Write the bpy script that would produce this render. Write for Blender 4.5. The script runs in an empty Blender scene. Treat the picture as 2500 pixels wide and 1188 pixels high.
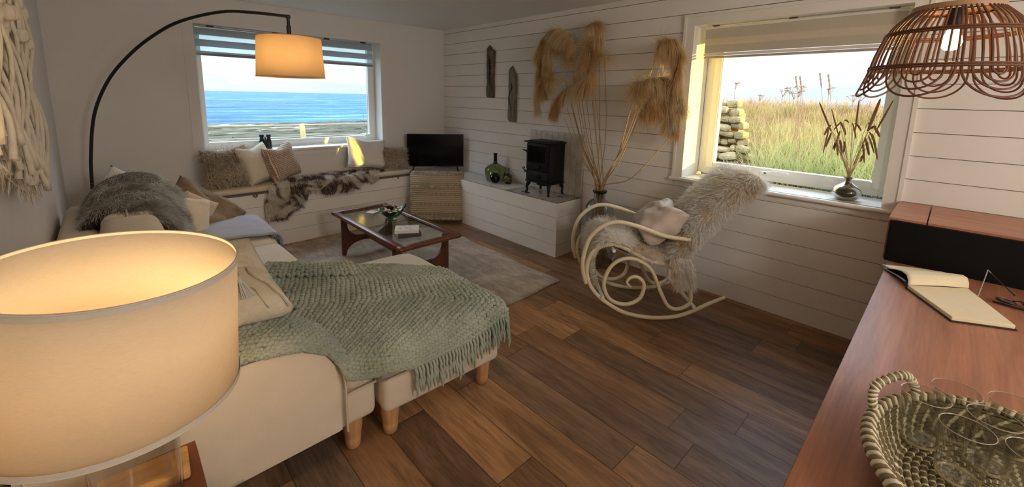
import bpy, bmesh, math, random
import numpy as np
from mathutils import Vector, Matrix, noise
random.seed(7); rng = np.random.default_rng(7)
PI = math.pi
scene = bpy.context.scene
C = scene.collection

# ------------------------------------------------------------------ camera
F = np.array([0.68297574, 0.71215321, -0.1624252]); R = np.array([0.72406828, -0.68937611, 0.02203879])
U = np.array([0.09627706, 0.13265889, 0.98647471]); H0 = 1.549; FP = 1030.65; PY = 406.6
cd = bpy.data.cameras.new('camera'); cam = bpy.data.objects.new('camera', cd); C.objects.link(cam)
m = Matrix.Identity(4)
for i in range(3):
    m[i][0] = R[i]; m[i][1] = U[i]; m[i][2] = -F[i]
m[2][3] = H0
cam.matrix_world = m
cd.sensor_width = 36; cd.lens = FP / 2500 * 36; cd.shift_y = -(594 - PY) / 2500; cd.clip_start = .02; cd.clip_end = 6000
scene.camera = cam

def at(px, py, ax, val):
    """where the sight line of a photo pixel meets the plane ax = val"""
    d = F + R * (px - 1250) / FP - U * (py - PY) / FP
    i = 'xyz'.index(ax); o = np.array([0, 0, H0])
    return Vector(o + d * (val - o[i]) / d[i])

# ------------------------------------------------------------------ colour management, sky, sun
vs = scene.view_settings
vs.view_transform = 'Standard'; vs.look = 'None'; vs.exposure = 0.17; vs.gamma = 1; vs.use_curve_mapping = False
scene.cycles.max_bounces = 7; scene.cycles.diffuse_bounces = 4; scene.cycles.glossy_bounces = 2
scene.cycles.transmission_bounces = 7; scene.cycles.transparent_max_bounces = 10
scene.cycles.sample_clamp_indirect = 4; scene.cycles.adaptive_threshold = .03; scene.cycles.caustics_reflective = False; scene.cycles.caustics_refractive = False

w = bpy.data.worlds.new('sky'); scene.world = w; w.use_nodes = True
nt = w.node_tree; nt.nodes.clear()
def wn(t, **k):
    n = nt.nodes.new(t)
    for a, b in k.items(): setattr(n, a, b)
    return n
tc = wn('ShaderNodeTexCoord'); sep = wn('ShaderNodeSeparateXYZ'); ramp = wn('ShaderNodeValToRGB')
mp = wn('ShaderNodeMapping'); mp.inputs['Scale'].default_value = (2.0, 2.0, 26)
cn = wn('ShaderNodeTexNoise'); cn.inputs['Scale'].default_value = 1.6; cn.inputs['Detail'].default_value = 5
cr = wn('ShaderNodeValToRGB'); mix = wn('ShaderNodeMix', data_type='RGBA'); bg = wn('ShaderNodeBackground'); out = wn('ShaderNodeOutputWorld')
nt.links.new(tc.outputs['Generated'], sep.inputs[0]); nt.links.new(sep.outputs['Z'], ramp.inputs[0])
e = ramp.color_ramp.elements
e[0].position = 0.0; e[0].color = (.72, .83, .92, 1)
e[1].position = 1; e[1].color = (.50, .72, 1.0, 1)
for p_, c_ in ((.02, (.78, .87, .94)), (.06, (.92, .97, 1.0)), (.14, (.92, .97, 1.0)), (.4, (.74, .88, 1.0))):
    k = e.new(p_); k.color = (*c_, 1)
nt.links.new(tc.outputs['Generated'], mp.inputs[0]); nt.links.new(mp.outputs[0], cn.inputs['Vector']); nt.links.new(cn.outputs['Fac'], cr.inputs[0])
cr.color_ramp.elements[0].position = .48; cr.color_ramp.elements[0].color = (0, 0, 0, 1)
cr.color_ramp.elements[1].position = .66; cr.color_ramp.elements[1].color = (.5, .5, .5, 1)
nt.links.new(cr.outputs[0], mix.inputs['Factor']); nt.links.new(ramp.outputs[0], mix.inputs['A']); mix.inputs['B'].default_value = (.60, .74, .90, 1)
nt.links.new(mix.outputs['Result'], bg.inputs[0]); bg.inputs[1].default_value = 1.0
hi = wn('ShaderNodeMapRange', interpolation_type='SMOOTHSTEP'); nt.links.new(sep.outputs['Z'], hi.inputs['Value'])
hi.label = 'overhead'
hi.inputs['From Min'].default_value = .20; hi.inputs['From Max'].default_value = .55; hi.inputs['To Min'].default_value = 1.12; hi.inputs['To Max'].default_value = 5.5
nt.links.new(hi.outputs[0], bg.inputs[1])   # sky overhead, out of view, brightened to light the room
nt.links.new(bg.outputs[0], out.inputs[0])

def light(name, kind, loc, energy, color, **k):
    l = bpy.data.lights.new(name, kind); l.energy = energy; l.color = color
    for a, b in k.items(): setattr(l, a, b)
    o = bpy.data.objects.new(name, l); C.objects.link(o); o.location = loc
    return o
sun = light('sun', 'SUN', (8, -10, 3), 10, (1.0, .70, .12), angle=math.radians(.6))
sun.rotation_euler = Vector((.371, -.928, .073)).to_track_quat('Z', 'Y').to_euler()
WARM = (1.0, .68, .38)
light('table_lamp_light', 'POINT', (-.02, 1.24, 1.0), 11, (1, .66, .33), shadow_soft_size=.04)
light('arc_lamp_light', 'POINT', (1.02, 3.46, 1.81), 7.5, (1, .69, .37), shadow_soft_size=.025)
light('pendant_light', 'POINT', (1.93, .05, 1.745), 30, WARM, shadow_soft_size=.018)
# fill lights added behind the camera to brighten the room
light('rear_fill_light', 'POINT', (1.0, -2.2, 2.1), 84, (1.0, .92, .84), shadow_soft_size=.3)
light('rear_fill_light', 'POINT', (2.6, -3.2, 2.0), 26, (1.0, .92, .84), shadow_soft_size=.3)

# ------------------------------------------------------------------ materials
MATS = {}
def lin(c):
    return tuple(((v / 255) / 12.92 if v / 255 <= .04045 else ((v / 255 + .055) / 1.055) ** 2.4) for v in c)
class N:
    def __init__(s, name):
        s.m = bpy.data.materials.new(name); s.m.use_nodes = True; s.t = s.m.node_tree
        s.b = s.t.nodes['Principled BSDF']; s.o = s.t.nodes['Material Output']
    def n(s, t, ins=None, **k):
        x = s.t.nodes.new(t)
        for a, b in k.items(): setattr(x, a, b)
        for a, b in (ins or {}).items():
            if hasattr(b, 'node'): s.t.links.new(b, x.inputs[a])
            else: x.inputs[a].default_value = b
        return x
    def link(s, a, b): s.t.links.new(a, b)
    def coord(s, scale=(1, 1, 1), kind='Object', rot=(0, 0, 0)):
        return s.n('ShaderNodeMapping', {'Vector': s.n('ShaderNodeTexCoord').outputs[kind], 'Scale': scale, 'Rotation': rot}).outputs[0]
    def noise(s, v, scale, detail=3, rough=.55, dist=0):
        return s.n('ShaderNodeTexNoise', {'Vector': v, 'Scale': scale, 'Detail': detail, 'Roughness': rough, 'Distortion': dist}).outputs['Fac']
    def ramp(s, f, stops):
        r = s.n('ShaderNodeValToRGB', {'Fac': f}); e = r.color_ramp.elements
        while len(e) < len(stops): e.new(.5)
        for q, (p, c) in zip(e, stops):
            q.position = p; q.color = (*c, 1) if len(c) == 3 else c
        return r.outputs[0]
    def math(s, op, a, b=0.0, c=None):
        ins = {0: a, 1: b}
        if c is not None: ins[2] = c
        return s.n('ShaderNodeMath', ins, operation=op).outputs[0]
    def mixc(s, f, a, b, mode='MIX'):
        x = s.n('ShaderNodeMix', data_type='RGBA', blend_type=mode)
        for k, v in (('Factor', f), ('A', a), ('B', b)):
            if hasattr(v, 'node'): s.link(v, x.inputs[k])
            else: x.inputs[k].default_value = v if k == 'Factor' else (*v, 1)
        return x.outputs['Result']
    def bump(s, h, strength=.3, dist=.01):
        b = s.n('ShaderNodeBump', {'Height': h, 'Strength': strength, 'Distance': dist})
        s.link(b.outputs[0], s.b.inputs['Normal'])
    def set(s, **k):
        names = dict(col='Base Color', rough='Roughness', metal='Metallic', trans='Transmission Weight', ior='IOR', spec='Specular IOR Level',
                     sheen='Sheen Weight', coat='Coat Weight', emis='Emission Color', es='Emission Strength', alpha='Alpha')
        for a, v in k.items():
            i = s.b.inputs[names[a]]
            if hasattr(v, 'node'): s.link(v, i)
            else: i.default_value = (*v, 1) if isinstance(v, tuple) and len(v) == 3 else v
        return s

def plain(name, rgb, rough=.6, var=.06, nscale=6, bump=0, bscale=60, **k):
    """a plain surface with slight tonal variation and optional fine relief"""
    if name in MATS: return MATS[name]
    a = N(name); c = lin(rgb); v = a.coord()
    f = a.noise(v, nscale, 4)
    lo = tuple(max(0, x * (1 - var)) for x in c); hi = tuple(min(1, x * (1 + var)) for x in c)
    a.set(col=a.ramp(f, [(.3, lo), (.7, hi)]), rough=rough, **k)
    if bump: a.bump(a.noise(v, bscale, 3), bump, .004)
    MATS[name] = a.m; return a.m
def cloth(name, rgb, var=.08, weave=420, bump=.25, rough=.9, sheen=.15, big=9, bigamt=0):
    a = N(name); c = lin(rgb); v = a.coord()
    f = a.noise(v, big, 4)
    col = a.ramp(f, [(.3, tuple(x * (1 - var) for x in c)), (.7, tuple(min(1, x * (1 + var)) for x in c))])
    wv = a.math('ADD', a.noise(v, weave, 1), a.math('MULTIPLY', f, bigamt))
    a.set(col=col, rough=rough, sheen=sheen); a.bump(wv, bump, .004)
    return a.m
def fur_mat(name, stops, scale=3.0, dist=.6, kind='Object', trl=.25):
    a = N(name); v = a.coord(kind=kind)
    col = a.ramp(a.noise(v, scale, 3, .5, dist), [(p, lin(c)) for p, c in stops])
    fine = a.noise(v, 60, 2)
    col = a.mixc(.3, col, a.ramp(fine, [(.3, (.45, .45, .45)), (.7, (1, 1, 1))]), 'MULTIPLY')
    a.set(col=col, rough=.85, spec=.15)
    t = a.n('ShaderNodeBsdfTranslucent', {'Color': col}); mx = a.n('ShaderNodeMixShader', {0: trl})
    a.link(a.b.outputs[0], mx.inputs[1]); a.link(t.outputs[0], mx.inputs[2]); a.link(mx.outputs[0], a.o.inputs[0])
    return a.m
def glassm(name, rgb, rough=.0, ior=1.45):
    a = N(name); a.set(col=lin(rgb), rough=rough, trans=1.0, ior=ior); return a.m
def pane(name, tint=(1, 1, 1), refl=.06):
    """thin window glass: passes light straight on and mirrors a little"""
    a = N(name); t = a.n('ShaderNodeBsdfTransparent', {'Color': (*tint, 1)}); g = a.n('ShaderNodeBsdfGlossy', {'Color': (1, 1, 1, 1), 'Roughness': .0})
    lw_ = a.n('ShaderNodeLayerWeight', {'Blend': .5}); mx = a.n('ShaderNodeMixShader', {0: a.math('ADD', a.math('MULTIPLY', a.math('POWER', lw_.outputs['Facing'], 4.0), .35), .015)})
    a.link(t.outputs[0], mx.inputs[1]); a.link(g.outputs[0], mx.inputs[2]); a.link(mx.outputs[0], a.o.inputs[0]); return a.m
def shade_mat(name, rgb, trans=.5, weave=True, sheer=0):
    a = N(name); c = lin(rgb); v = a.coord((1, 1, 6))
    f = a.noise(v, 90, 2); col = a.ramp(f, [(.3, tuple(x * .93 for x in c)), (.7, c)])
    d = a.n('ShaderNodeBsdfDiffuse', {'Color': col}); t = a.n('ShaderNodeBsdfTranslucent', {'Color': col})
    mx = a.n('ShaderNodeMixShader', {0: trans}); a.link(d.outputs[0], mx.inputs[1]); a.link(t.outputs[0], mx.inputs[2]); o = mx.outputs[0]
    if sheer:
        tr = a.n('ShaderNodeBsdfTransparent', {'Color': (.86, .98, 1, 1)}); m2 = a.n('ShaderNodeMixShader', {0: sheer})
        a.link(o, m2.inputs[1]); a.link(tr.outputs[0], m2.inputs[2]); o = m2.outputs[0]
    a.link(o, a.o.inputs[0]); return a.m
def wood(name, dark, light_, axis='x', scale=18, rough=.4, bump=.1, stretch=12):
    a = N(name); s = {'x': (1 / stretch, 1, 1), 'y': (1, 1 / stretch, 1), 'z': (1, 1, 1 / stretch)}[axis]
    v = a.coord(s); f = a.noise(v, scale, 6, .6, .6); f2 = a.noise(v, scale * 6, 3)
    h = a.math('ADD', a.math('MULTIPLY', f, .75), a.math('MULTIPLY', f2, .25))
    a.set(col=a.ramp(h, [(.32, lin(dark)), (.68, lin(light_))]), rough=rough); a.bump(h, bump, .003); return a.m

WALLC = (230, 226, 220)
M_wall = plain('painted_plaster', WALLC, .85, .015, 3, .15, 90)
M_board = plain('painted_boards', (236, 232, 225), .55, .02, 4, .05, 60)
M_ceil = plain('ceiling_paint', (238, 236, 232), .9, .01)
M_trim = plain('painted_trim', (236, 232, 222), .45, .015)
M_upvc = plain('window_frame_plastic', (240, 239, 232), .3, .01)
M_black = plain('matt_black_metal', (16, 16, 17), .45, .1, 20)
M_castiron = plain('cast_iron', (14, 14, 16), .5, .2, 30, .3, 200, spec=.35)
M_glosblack = plain('black_plastic', (9, 9, 10), .28, .05)
M_screen = plain('dark_screen', (5, 5, 7), .12, .02, spec=.3)
M_pane = pane('window_pane')
M_chrome = plain('chrome', (210, 212, 214), .2, .02, metal=1.0)
M_alu = plain('brushed_rail', (175, 178, 178), .35, .03, metal=.7)

def floor_material():
    a = N('mixed_oak_planks'); sp = a.n('ShaderNodeSeparateXYZ', {0: a.coord()})
    W_, L_ = .2, 1.05
    xr = a.math('DIVIDE', a.math('ADD', sp.outputs[0], 9.996), W_); row = a.math('FLOOR', xr)
    off = a.n('ShaderNodeTexWhiteNoise', {'W': row}, noise_dimensions='1D').outputs['Value']
    yr = a.math('ADD', a.math('DIVIDE', sp.outputs[1], L_), a.math('MULTIPLY', off, 7.3)); col = a.math('FLOOR', yr)
    pid = a.n('ShaderNodeCombineXYZ', {0: row, 1: col}).outputs[0]
    wn_ = a.n('ShaderNodeTexWhiteNoise', {'Vector': pid}, noise_dimensions='2D')
    rnd, rc = wn_.outputs['Value'], wn_.outputs['Color']
    tone = a.ramp(rnd, [(.0, lin((124, 98, 76))), (.2, lin((158, 120, 86))), (.42, lin((134, 110, 92))), (.6, lin((190, 146, 102))), (.78, lin((118, 102, 88))), (.92, lin((204, 160, 114))), (1, lin((160, 118, 94)))])
    # grain follows the plank, its pattern shifted per plank
    sh = a.n('ShaderNodeVectorMath', {0: a.coord((1, .11, 1)), 1: a.n('ShaderNodeVectorMath', {0: rc, 1: (40, 40, 40)}, operation='MULTIPLY').outputs[0]}, operation='ADD').outputs[0]
    g1 = a.noise(sh, 16, 6, .65, 1.2); g2 = a.noise(sh, 90, 3, .6); g3 = a.noise(sh, 5, 3, .5, 2.5)
    g = a.math('ADD', a.math('MULTIPLY', g1, .6), a.math('MULTIPLY', g2, .4))
    col1 = a.mixc(.85, tone, a.ramp(g, [(.33, (.38, .34, .32)), (.5, (.85, .83, .8)), (.66, (1.25, 1.2, 1.12))]), 'MULTIPLY')
    col1 = a.mixc(.6, col1, a.ramp(g3, [(.38, (.55, .50, .48)), (.6, (1.1, 1.08, 1.05))]), 'MULTIPLY')
    fx = a.math('FRACT', xr); fy = a.math('FRACT', yr)
    ex = a.math('MINIMUM', fx, a.math('SUBTRACT', 1.0, fx)); ey = a.math('MULTIPLY', a.math('MINIMUM', fy, a.math('SUBTRACT', 1.0, fy)), L_ / W_)
    gap = a.ramp(a.math('MINIMUM', ex, ey), [(.004, (.28, .25, .22)), (.013, (1, 1, 1))])
    col1 = a.mixc(1.0, col1, gap, 'MULTIPLY')
    a.set(col=col1, rough=a.ramp(g, [(.3, (.55, .55, .55)), (.7, (.38, .38, .38))]), spec=.35)
    a.bump(a.math('ADD', a.math('MULTIPLY', g, .4), gap), .25, .002); return a.m
M_floor = floor_material()

# ------------------------------------------------------------------ mesh building
class MB:
    """collects shapes and links them as one mesh"""
    def __init__(s): s.v = []; s.f = []
    def add(s, vs, fs, M=None):
        b = len(s.v)
        s.v += [tuple(M @ Vector(p)) for p in vs] if M is not None else [tuple(p) for p in vs]
        s.f += [tuple(i + b for i in f) for f in fs]; return s
    def box(s, x0, x1, y0, y1, z0, z1, M=None):
        v = [(x, y, z) for z in (z0, z1) for y in (y0, y1) for x in (x0, x1)]
        return s.add(v, [(0, 2, 3, 1), (4, 5, 7, 6), (0, 1, 5, 4), (1, 3, 7, 5), (3, 2, 6, 7), (2, 0, 4, 6)], M)
    def rbox(s, c, sz, r=.02, n=8, puff=(0, 0, 0), M=None, fn=None):
        """rounded, optionally puffed box"""
        hx, hy, hz = [q / 2 for q in sz]; r = min(r, hx, hy, hz) * .999
        bm = bmesh.new(); bmesh.ops.create_cube(bm, size=2)
        bmesh.ops.subdivide_edges(bm, edges=bm.edges[:], cuts=n - 1, use_grid_fill=True)
        vs = []
        def warp(t, h):   # crowd samples towards the rim so the rounding is smooth
            a = abs(t); k = 1 - r / h
            a = (a / .6) * k if a < .6 else k + (a - .6) / .4 * (1 - k)
            return math.copysign(a, t) * h
        for v in bm.verts:
            p = Vector((warp(v.co.x, hx), warp(v.co.y, hy), warp(v.co.z, hz)))
            q = Vector((max(-hx + r, min(hx - r, p.x)), max(-hy + r, min(hy - r, p.y)), max(-hz + r, min(hz - r, p.z))))
            d = p - q
            if d.length > 1e-9: p = q + d.normalized() * r
            ux, uy, uz = p.x / hx, p.y / hy, p.z / hz
            p = Vector((p.x + puff[0] * ux * (1 - uy * uy) * (1 - uz * uz), p.y + puff[1] * uy * (1 - ux * ux) * (1 - uz * uz), p.z + puff[2] * uz * (1 - ux * ux) * (1 - uy * uy)))
            if fn: p = fn(p, ux, uy, uz)
            vs.append((p.x + c[0], p.y + c[1], p.z + c[2]))
        bm.verts.index_update(); fs = [tuple(q.index for q in f.verts) for f in bm.faces]; bm.free()
        return s.add(vs, fs, M)
    def tube(s, pts, r, seg=8, smooth=0, closed=False, cap=True, M=None, up=None):
        pts = [Vector(p) for p in pts]; rs = list(r) if hasattr(r, '__len__') else [r] * len(pts)
        if smooth and len(pts) > 2: pts, rs = cat(pts, rs, smooth, closed)
        n = len(pts); vs = []; prev = None
        for i, p in enumerate(pts):
            a = pts[(i - 1) % n] if (closed or i > 0) else p; b = pts[(i + 1) % n] if (closed or i < n - 1) else p
            t = (b - a).normalized() if (b - a).length > 1e-9 else Vector((0, 0, 1))
            if prev is None:
                u = t.orthogonal().normalized() if up is None else (Vector(up) - t * t.dot(Vector(up))).normalized()
            else:
                u = prev - t * t.dot(prev); u = u.normalized() if u.length > 1e-6 else t.orthogonal().normalized()
            prev = u; w_ = t.cross(u)
            for k in range(seg):
                an = 2 * PI * k / seg; vs.append(p + (u * math.cos(an) + w_ * math.sin(an)) * rs[i])
        fs = []
        for i in range(n if closed else n - 1):
            j = (i + 1) % n
            for k in range(seg):
                l = (k + 1) % seg; fs.append((i * seg + k, i * seg + l, j * seg + l, j * seg + k))
        if cap and not closed:
            fs.append(tuple(range(seg))[::-1]); fs.append(tuple((n - 1) * seg + k for k in range(seg)))
        return s.add(vs, fs, M)
    def lathe(s, prof, seg=32, M=None, caps=True, squash=1):
        vs = []; fs = []; n = len(prof)
        for (r_, z) in prof:
            for k in range(seg):
                a = 2 * PI * k / seg; vs.append((r_ * math.cos(a), r_ * math.sin(a) * squash, z))
        for i in range(n - 1):
            for k in range(seg):
                l = (k + 1) % seg; fs.append((i * seg + k, i * seg + l, (i + 1) * seg + l, (i + 1) * seg + k))
        if caps:
            if prof[0][0] > 1e-5: fs.append(tuple(range(seg))[::-1])
            if prof[-1][0] > 1e-5: fs.append(tuple((n - 1) * seg + k for k in range(seg)))
        return s.add(vs, fs, M)
    def prism(s, poly, t, M=None):
        """outline in x,z extruded along y by t, centred"""
        n = len(poly); vs = [(x, -t / 2, z) for x, z in poly] + [(x, t / 2, z) for x, z in poly]
        fs = [tuple(range(n)), tuple(range(2 * n - 1, n - 1, -1))] + [(i, i + n, (i + 1) % n + n, (i + 1) % n) for i in range(n)]
        return s.add(vs, fs, M)
    def grid(s, fn, nu, nv, M=None, thick=0):
        vs = [fn(i / nu, j / nv) for j in range(nv + 1) for i in range(nu + 1)]
        fs = [(j * (nu + 1) + i, j * (nu + 1) + i + 1, (j + 1) * (nu + 1) + i + 1, (j + 1) * (nu + 1) + i) for j in range(nv) for i in range(nu)]
        return s.add(vs, fs, M)
def cat(pts, rs, k, closed=False):
    n = len(pts); op = []; orr = []
    for i in range(n if closed else n - 1):
        g = (lambda j: pts[j % n]) if closed else (lambda j: pts[max(0, min(n - 1, j))])
        h = (lambda j: rs[j % n]) if closed else (lambda j: rs[max(0, min(n - 1, j))])
        a, b, c, d = g(i - 1), g(i), g(i + 1), g(i + 2)
        for q in range(k):
            t = q / k
            op.append(.5 * ((2 * b) + (c - a) * t + (2 * a - 5 * b + 4 * c - d) * t * t + (3 * b - a - 3 * c + d) * t ** 3))
            orr.append(h(i) * (1 - t) + h(i + 1) * t)
    if not closed: op.append(pts[-1]); orr.append(rs[-1])
    return op, orr
def obj(name, mb, mat, parent=None, smooth=True, bevel=0, sharp=40):
    me = bpy.data.meshes.new(name); me.from_pydata(mb.v, [], mb.f); me.update()
    bm = bmesh.new(); bm.from_mesh(me); bmesh.ops.recalc_face_normals(bm, faces=bm.faces[:])
    if bevel: bmesh.ops.bevel(bm, geom=[e_ for e_ in bm.edges if len(e_.link_faces) == 2 and e_.calc_face_angle(0) > .6], offset=bevel, segments=2, affect='EDGES', clamp_overlap=True)
    bm.to_mesh(me); bm.free()
    if smooth:
        me.shade_smooth()
        try: me.set_sharp_from_angle(angle=math.radians(sharp))
        except Exception: pass
    me.materials.append(mat); o = bpy.data.objects.new(name, me); C.objects.link(o)
    if parent is not None: o.parent = parent
    return o
def tag(o, label=None, cat_=None, group=None, kind=None):
    if label: o['label'] = label
    if cat_: o['category'] = cat_
    if group: o['group'] = group
    if kind: o['kind'] = kind
    return o
def thing(name, label, cat_, loc=(0, 0, 0), rot=(0, 0, 0), group=None):
    o = bpy.data.objects.new(name, None); C.objects.link(o); o.location = loc; o.rotation_euler = rot; o.empty_display_size = .1
    return tag(o, label, cat_, group)
def struct(name, mb, mat, smooth=False, bevel=0, parent=None):
    o = obj(name, mb, mat, parent, smooth, bevel)
    if parent is None: o['kind'] = 'structure'
    return o
def strands(name, roots, dirs, length, width, mat, parent=None, segs=3, droop=0.0, curl=.2, world=False, lenvar=.35):
    """fine hair as tapered ribbons, all in one mesh"""
    n = len(roots); P = np.array(roots, float); D = np.array(dirs, float); D /= np.linalg.norm(D, axis=1)[:, None] + 1e-9
    L = length * (1 + lenvar * (rng.random(n) * 2 - 1)) if np.isscalar(length) else np.array(length) * (1 + lenvar * (rng.random(n) * 2 - 1))
    side = np.cross(D, rng.normal(size=(n, 3))); side /= np.linalg.norm(side, axis=1)[:, None] + 1e-9
    V = np.zeros((n, segs * 2 + 1, 3)); cur = P.copy(); d = D.copy()
    for k in range(segs):
        wdt = width * (1 - .55 * k / segs); V[:, 2 * k] = cur - side * wdt / 2; V[:, 2 * k + 1] = cur + side * wdt / 2
        d = d + rng.normal(size=(n, 3)) * curl / segs * 1.5; d[:, 2] -= droop / segs
        d /= np.linalg.norm(d, axis=1)[:, None]; cur = cur + d * (L / segs)[:, None]
    V[:, -1] = cur
    nv = segs * 2 + 1; quads = [(2 * k, 2 * k + 1, 2 * k + 3, 2 * k + 2) for k in range(segs - 1)]
    tri = (2 * segs - 2, 2 * segs - 1, 2 * segs); base = (np.arange(n) * nv)[:, None]
    loops = np.concatenate([base + np.array(q)[None] for q in quads] + [base + np.array(tri)[None]], axis=1).ravel()
    per = [4] * len(quads) + [3]; tot = np.tile(per, n); start = np.concatenate([[0], np.cumsum(tot)[:-1]])
    me = bpy.data.meshes.new(name); me.vertices.add(n * nv); me.vertices.foreach_set('co', V.ravel())
    me.loops.add(len(loops)); me.loops.foreach_set('vertex_index', loops.astype(np.int32))
    me.polygons.add(len(tot)); me.polygons.foreach_set('loop_start', start.astype(np.int32))
    try: me.polygons.foreach_set('loop_total', tot.astype(np.int32))
    except Exception: pass
    me.update(calc_edges=True); me.validate(); me.materials.append(mat)
    o = bpy.data.objects.new(name, me); C.objects.link(o)
    if parent is not None: o.parent = parent
    return o
def sample(mb, n):
    """n random points with normals on the faces collected in mb"""
    V = np.array(mb.v); A = []; 
    for f in mb.f:
        for k in range(1, len(f) - 1): A.append((f[0], f[k], f[k + 1]))
    A = np.array(A); a, b, c = V[A[:, 0]], V[A[:, 1]], V[A[:, 2]]; nr = np.cross(b - a, c - a); ar = np.linalg.norm(nr, axis=1) + 1e-12
    i = rng.choice(len(A), n, p=ar / ar.sum()); r1 = np.sqrt(rng.random(n))[:, None]; r2 = rng.random(n)[:, None]
    return a[i] * (1 - r1) + b[i] * (r1 * (1 - r2)) + c[i] * (r1 * r2), nr[i] / ar[i][:, None]
def inpoly(x, y, poly):
    r_ = False; n = len(poly)
    for i in range(n):
        x1, y1 = poly[i]; x2, y2 = poly[(i + 1) % n]
        if (y1 > y) != (y2 > y) and x < (x2 - x1) * (y - y1) / (y2 - y1) + x1: r_ = not r_
    return r_
def nz(x, y, z=0, s=1): return noise.noise(Vector((x * s, y * s, z * s)))

# ================================================================== THE ROOM
X1, Y1, ZC = 3.46, 5.02, 2.426; XL = -.31; YN = -4.2; D2 = .34; D1 = .2
LINES = [2.237 - .14 * k for k in range(-1, 16)]
struct('floor', MB().box(XL - .1, X1 + .1, YN - .1, Y1 + .1, -.08, 0), M_floor)
struct('ceiling', MB().box(XL - .1, X1 + .4, YN - .1, Y1 + .3, ZC, ZC + .1), M_ceil)
struct('wall_left', MB().box(XL - .15, XL, YN - .1, Y1 + .25, 0, ZC), M_wall)
struct('wall_near', MB().box(XL, X1, YN - .15, YN, 0, ZC), M_wall)
wx0, wx1, wz0, wz1 = .657, 2.515, .925, 2.165
mb = MB(); mb.box(XL, wx0, Y1, Y1 + .25, 0, ZC).box(wx1, X1 + .3, Y1, Y1 + .25, 0, ZC).box(wx0, wx1, Y1, Y1 + .25, 0, wz0).box(wx0, wx1, Y1, Y1 + .25, wz1, ZC)
struct('wall_far', mb, M_wall)
vy0, vy1, vz0, vz1 = .255, 1.53, .9, 2.14
mb = MB(); xb = X1 + .014
mb.box(xb, X1 + .4, YN, vy0 - .012, 0, ZC).box(xb, X1 + .4, vy1 + .012, Y1, 0, ZC).box(xb, X1 + .4, vy0 - .012, vy1 + .012, 0, vz0 - .02).box(xb, X1 + .4, vy0 - .012, vy1 + .012, vz1 + .012, ZC)
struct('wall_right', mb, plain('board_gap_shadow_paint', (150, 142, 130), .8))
def boards(mb, lines, top, bottom, segs, face, tilt=.004, th=.016, gap=.004):
    """horizontal cladding; face(u, d, z) gives a point u along the wall and d out from it"""
    zs = [top] + [l for l in lines if bottom + .01 < l < top - .01] + [bottom]
    for i in range(len(zs) - 1):
        z1_, z0_ = zs[i] - (gap if i else 0), zs[i + 1]
        for (u0, u1, zz0, zz1) in segs:
            a, b = max(z0_, zz0), min(z1_, zz1)
            if b - a < .01: continue
            vs = []
            for z, d in ((a, tilt), (b, 0.0)):
                for u_ in (u0, u1):
                    for q in (d, -th): vs.append(face(u_, q, z))
            mb.add(vs, [(0, 2, 3, 1), (4, 5, 7, 6), (0, 1, 5, 4), (2, 6, 7, 3), (0, 4, 6, 2), (1, 3, 7, 5)])
    return mb
RS = [(YN, vy0 - .08, 0, 9), (vy1 + .08, Y1, 0, 9), (vy0 - .08, vy1 + .08, 0, vz0 - .03), (vy0 - .08, vy1 + .08, vz1 + .07, 9)]
struct('wall_cladding', boards(MB(), LINES, ZC, 0, RS, lambda u, d, z: (X1 - d, u, z)), M_board)

# ---- window 1 (sea) and window 2 (garden)
def frame_mb(a0, a1, z0, z1, f, face, t0, t1):
    mb = MB()
    for (u0, u1, q0, q1) in ((a0, a0 + f[0], z0, z1), (a1 - f[1], a1, z0, z1), (a0 + f[0], a1 - f[1], z0, z0 + f[2]), (a0 + f[0], a1 - f[1], z1 - f[3], z1)):
        vs = [face(u_, d, z) for z in (q0, q1) for d in (t0, t1) for u_ in (u0, u1)]
        mb.add(vs, [(0, 2, 3, 1), (4, 5, 7, 6), (0, 1, 5, 4), (1, 3, 7, 5), (3, 2, 6, 7), (2, 0, 4, 6)])
    return mb
w1 = thing('window_1', None, None, (0, 0, 0)); w1['kind'] = 'structure'
f1 = lambda u, d, z: (u, Y1 + d, z)
obj('window_frame', frame_mb(wx0, wx1, .95, wz1, (.045, .07, .06, .05), f1, D1 - .02, D1 + .05), M_upvc, w1, bevel=.004)
obj('sash', frame_mb(wx0 + .03, wx1 - .05, .99, wz1 - .04, (.035, .04, .035, .04), f1, D1 - .035, D1 + .03), M_upvc, w1, bevel=.005)
obj('pane', MB().box(wx0 + .06, wx1 - .09, Y1 + D1, Y1 + D1 + .006, 1.02, wz1 - .07), M_pane, w1, smooth=False)
mb = MB(); mb.box(2.36, 2.375, Y1 + D1 - .07, Y1 + D1 - .03, 1.0, 1.05); mb.tube([(2.37, Y1 + D1 - .06, 1.05), (2.33, Y1 + D1 - .06, 1.3)], .003); mb.tube([(2.39, Y1 + D1 - .06, 1.05), (2.40, Y1 + D1 - .05, 1.55)], .003); mb.rbox((2.38, Y1 + D1 - .07, 1.03), (.08, .03, .03), .01, 4)
obj('window_stay', mb, M_upvc, w1)
struct('trim_1', frame_mb(wx0 - .085, wx1 + .085, wz0 - .0, wz1 + .085, (.085, .085, .0001, .085), f1, -.006, -.0), M_wall, bevel=.002)
mb = MB(); mb.rbox(((wx0 + wx1) / 2, Y1 + D1 / 2 - .04, wz0 + .006), (wx1 - wx0 - .002, D1 + .04, .03), .008, 6)
struct('trim_2', mb, M_trim, smooth=True)
mb = MB(); mb.box(wx0 - .09, wx1 + .09, Y1 - .012, Y1, wz0 - .06, wz0 - .012)
struct('trim_3', mb, M_trim, bevel=.003)

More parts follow.
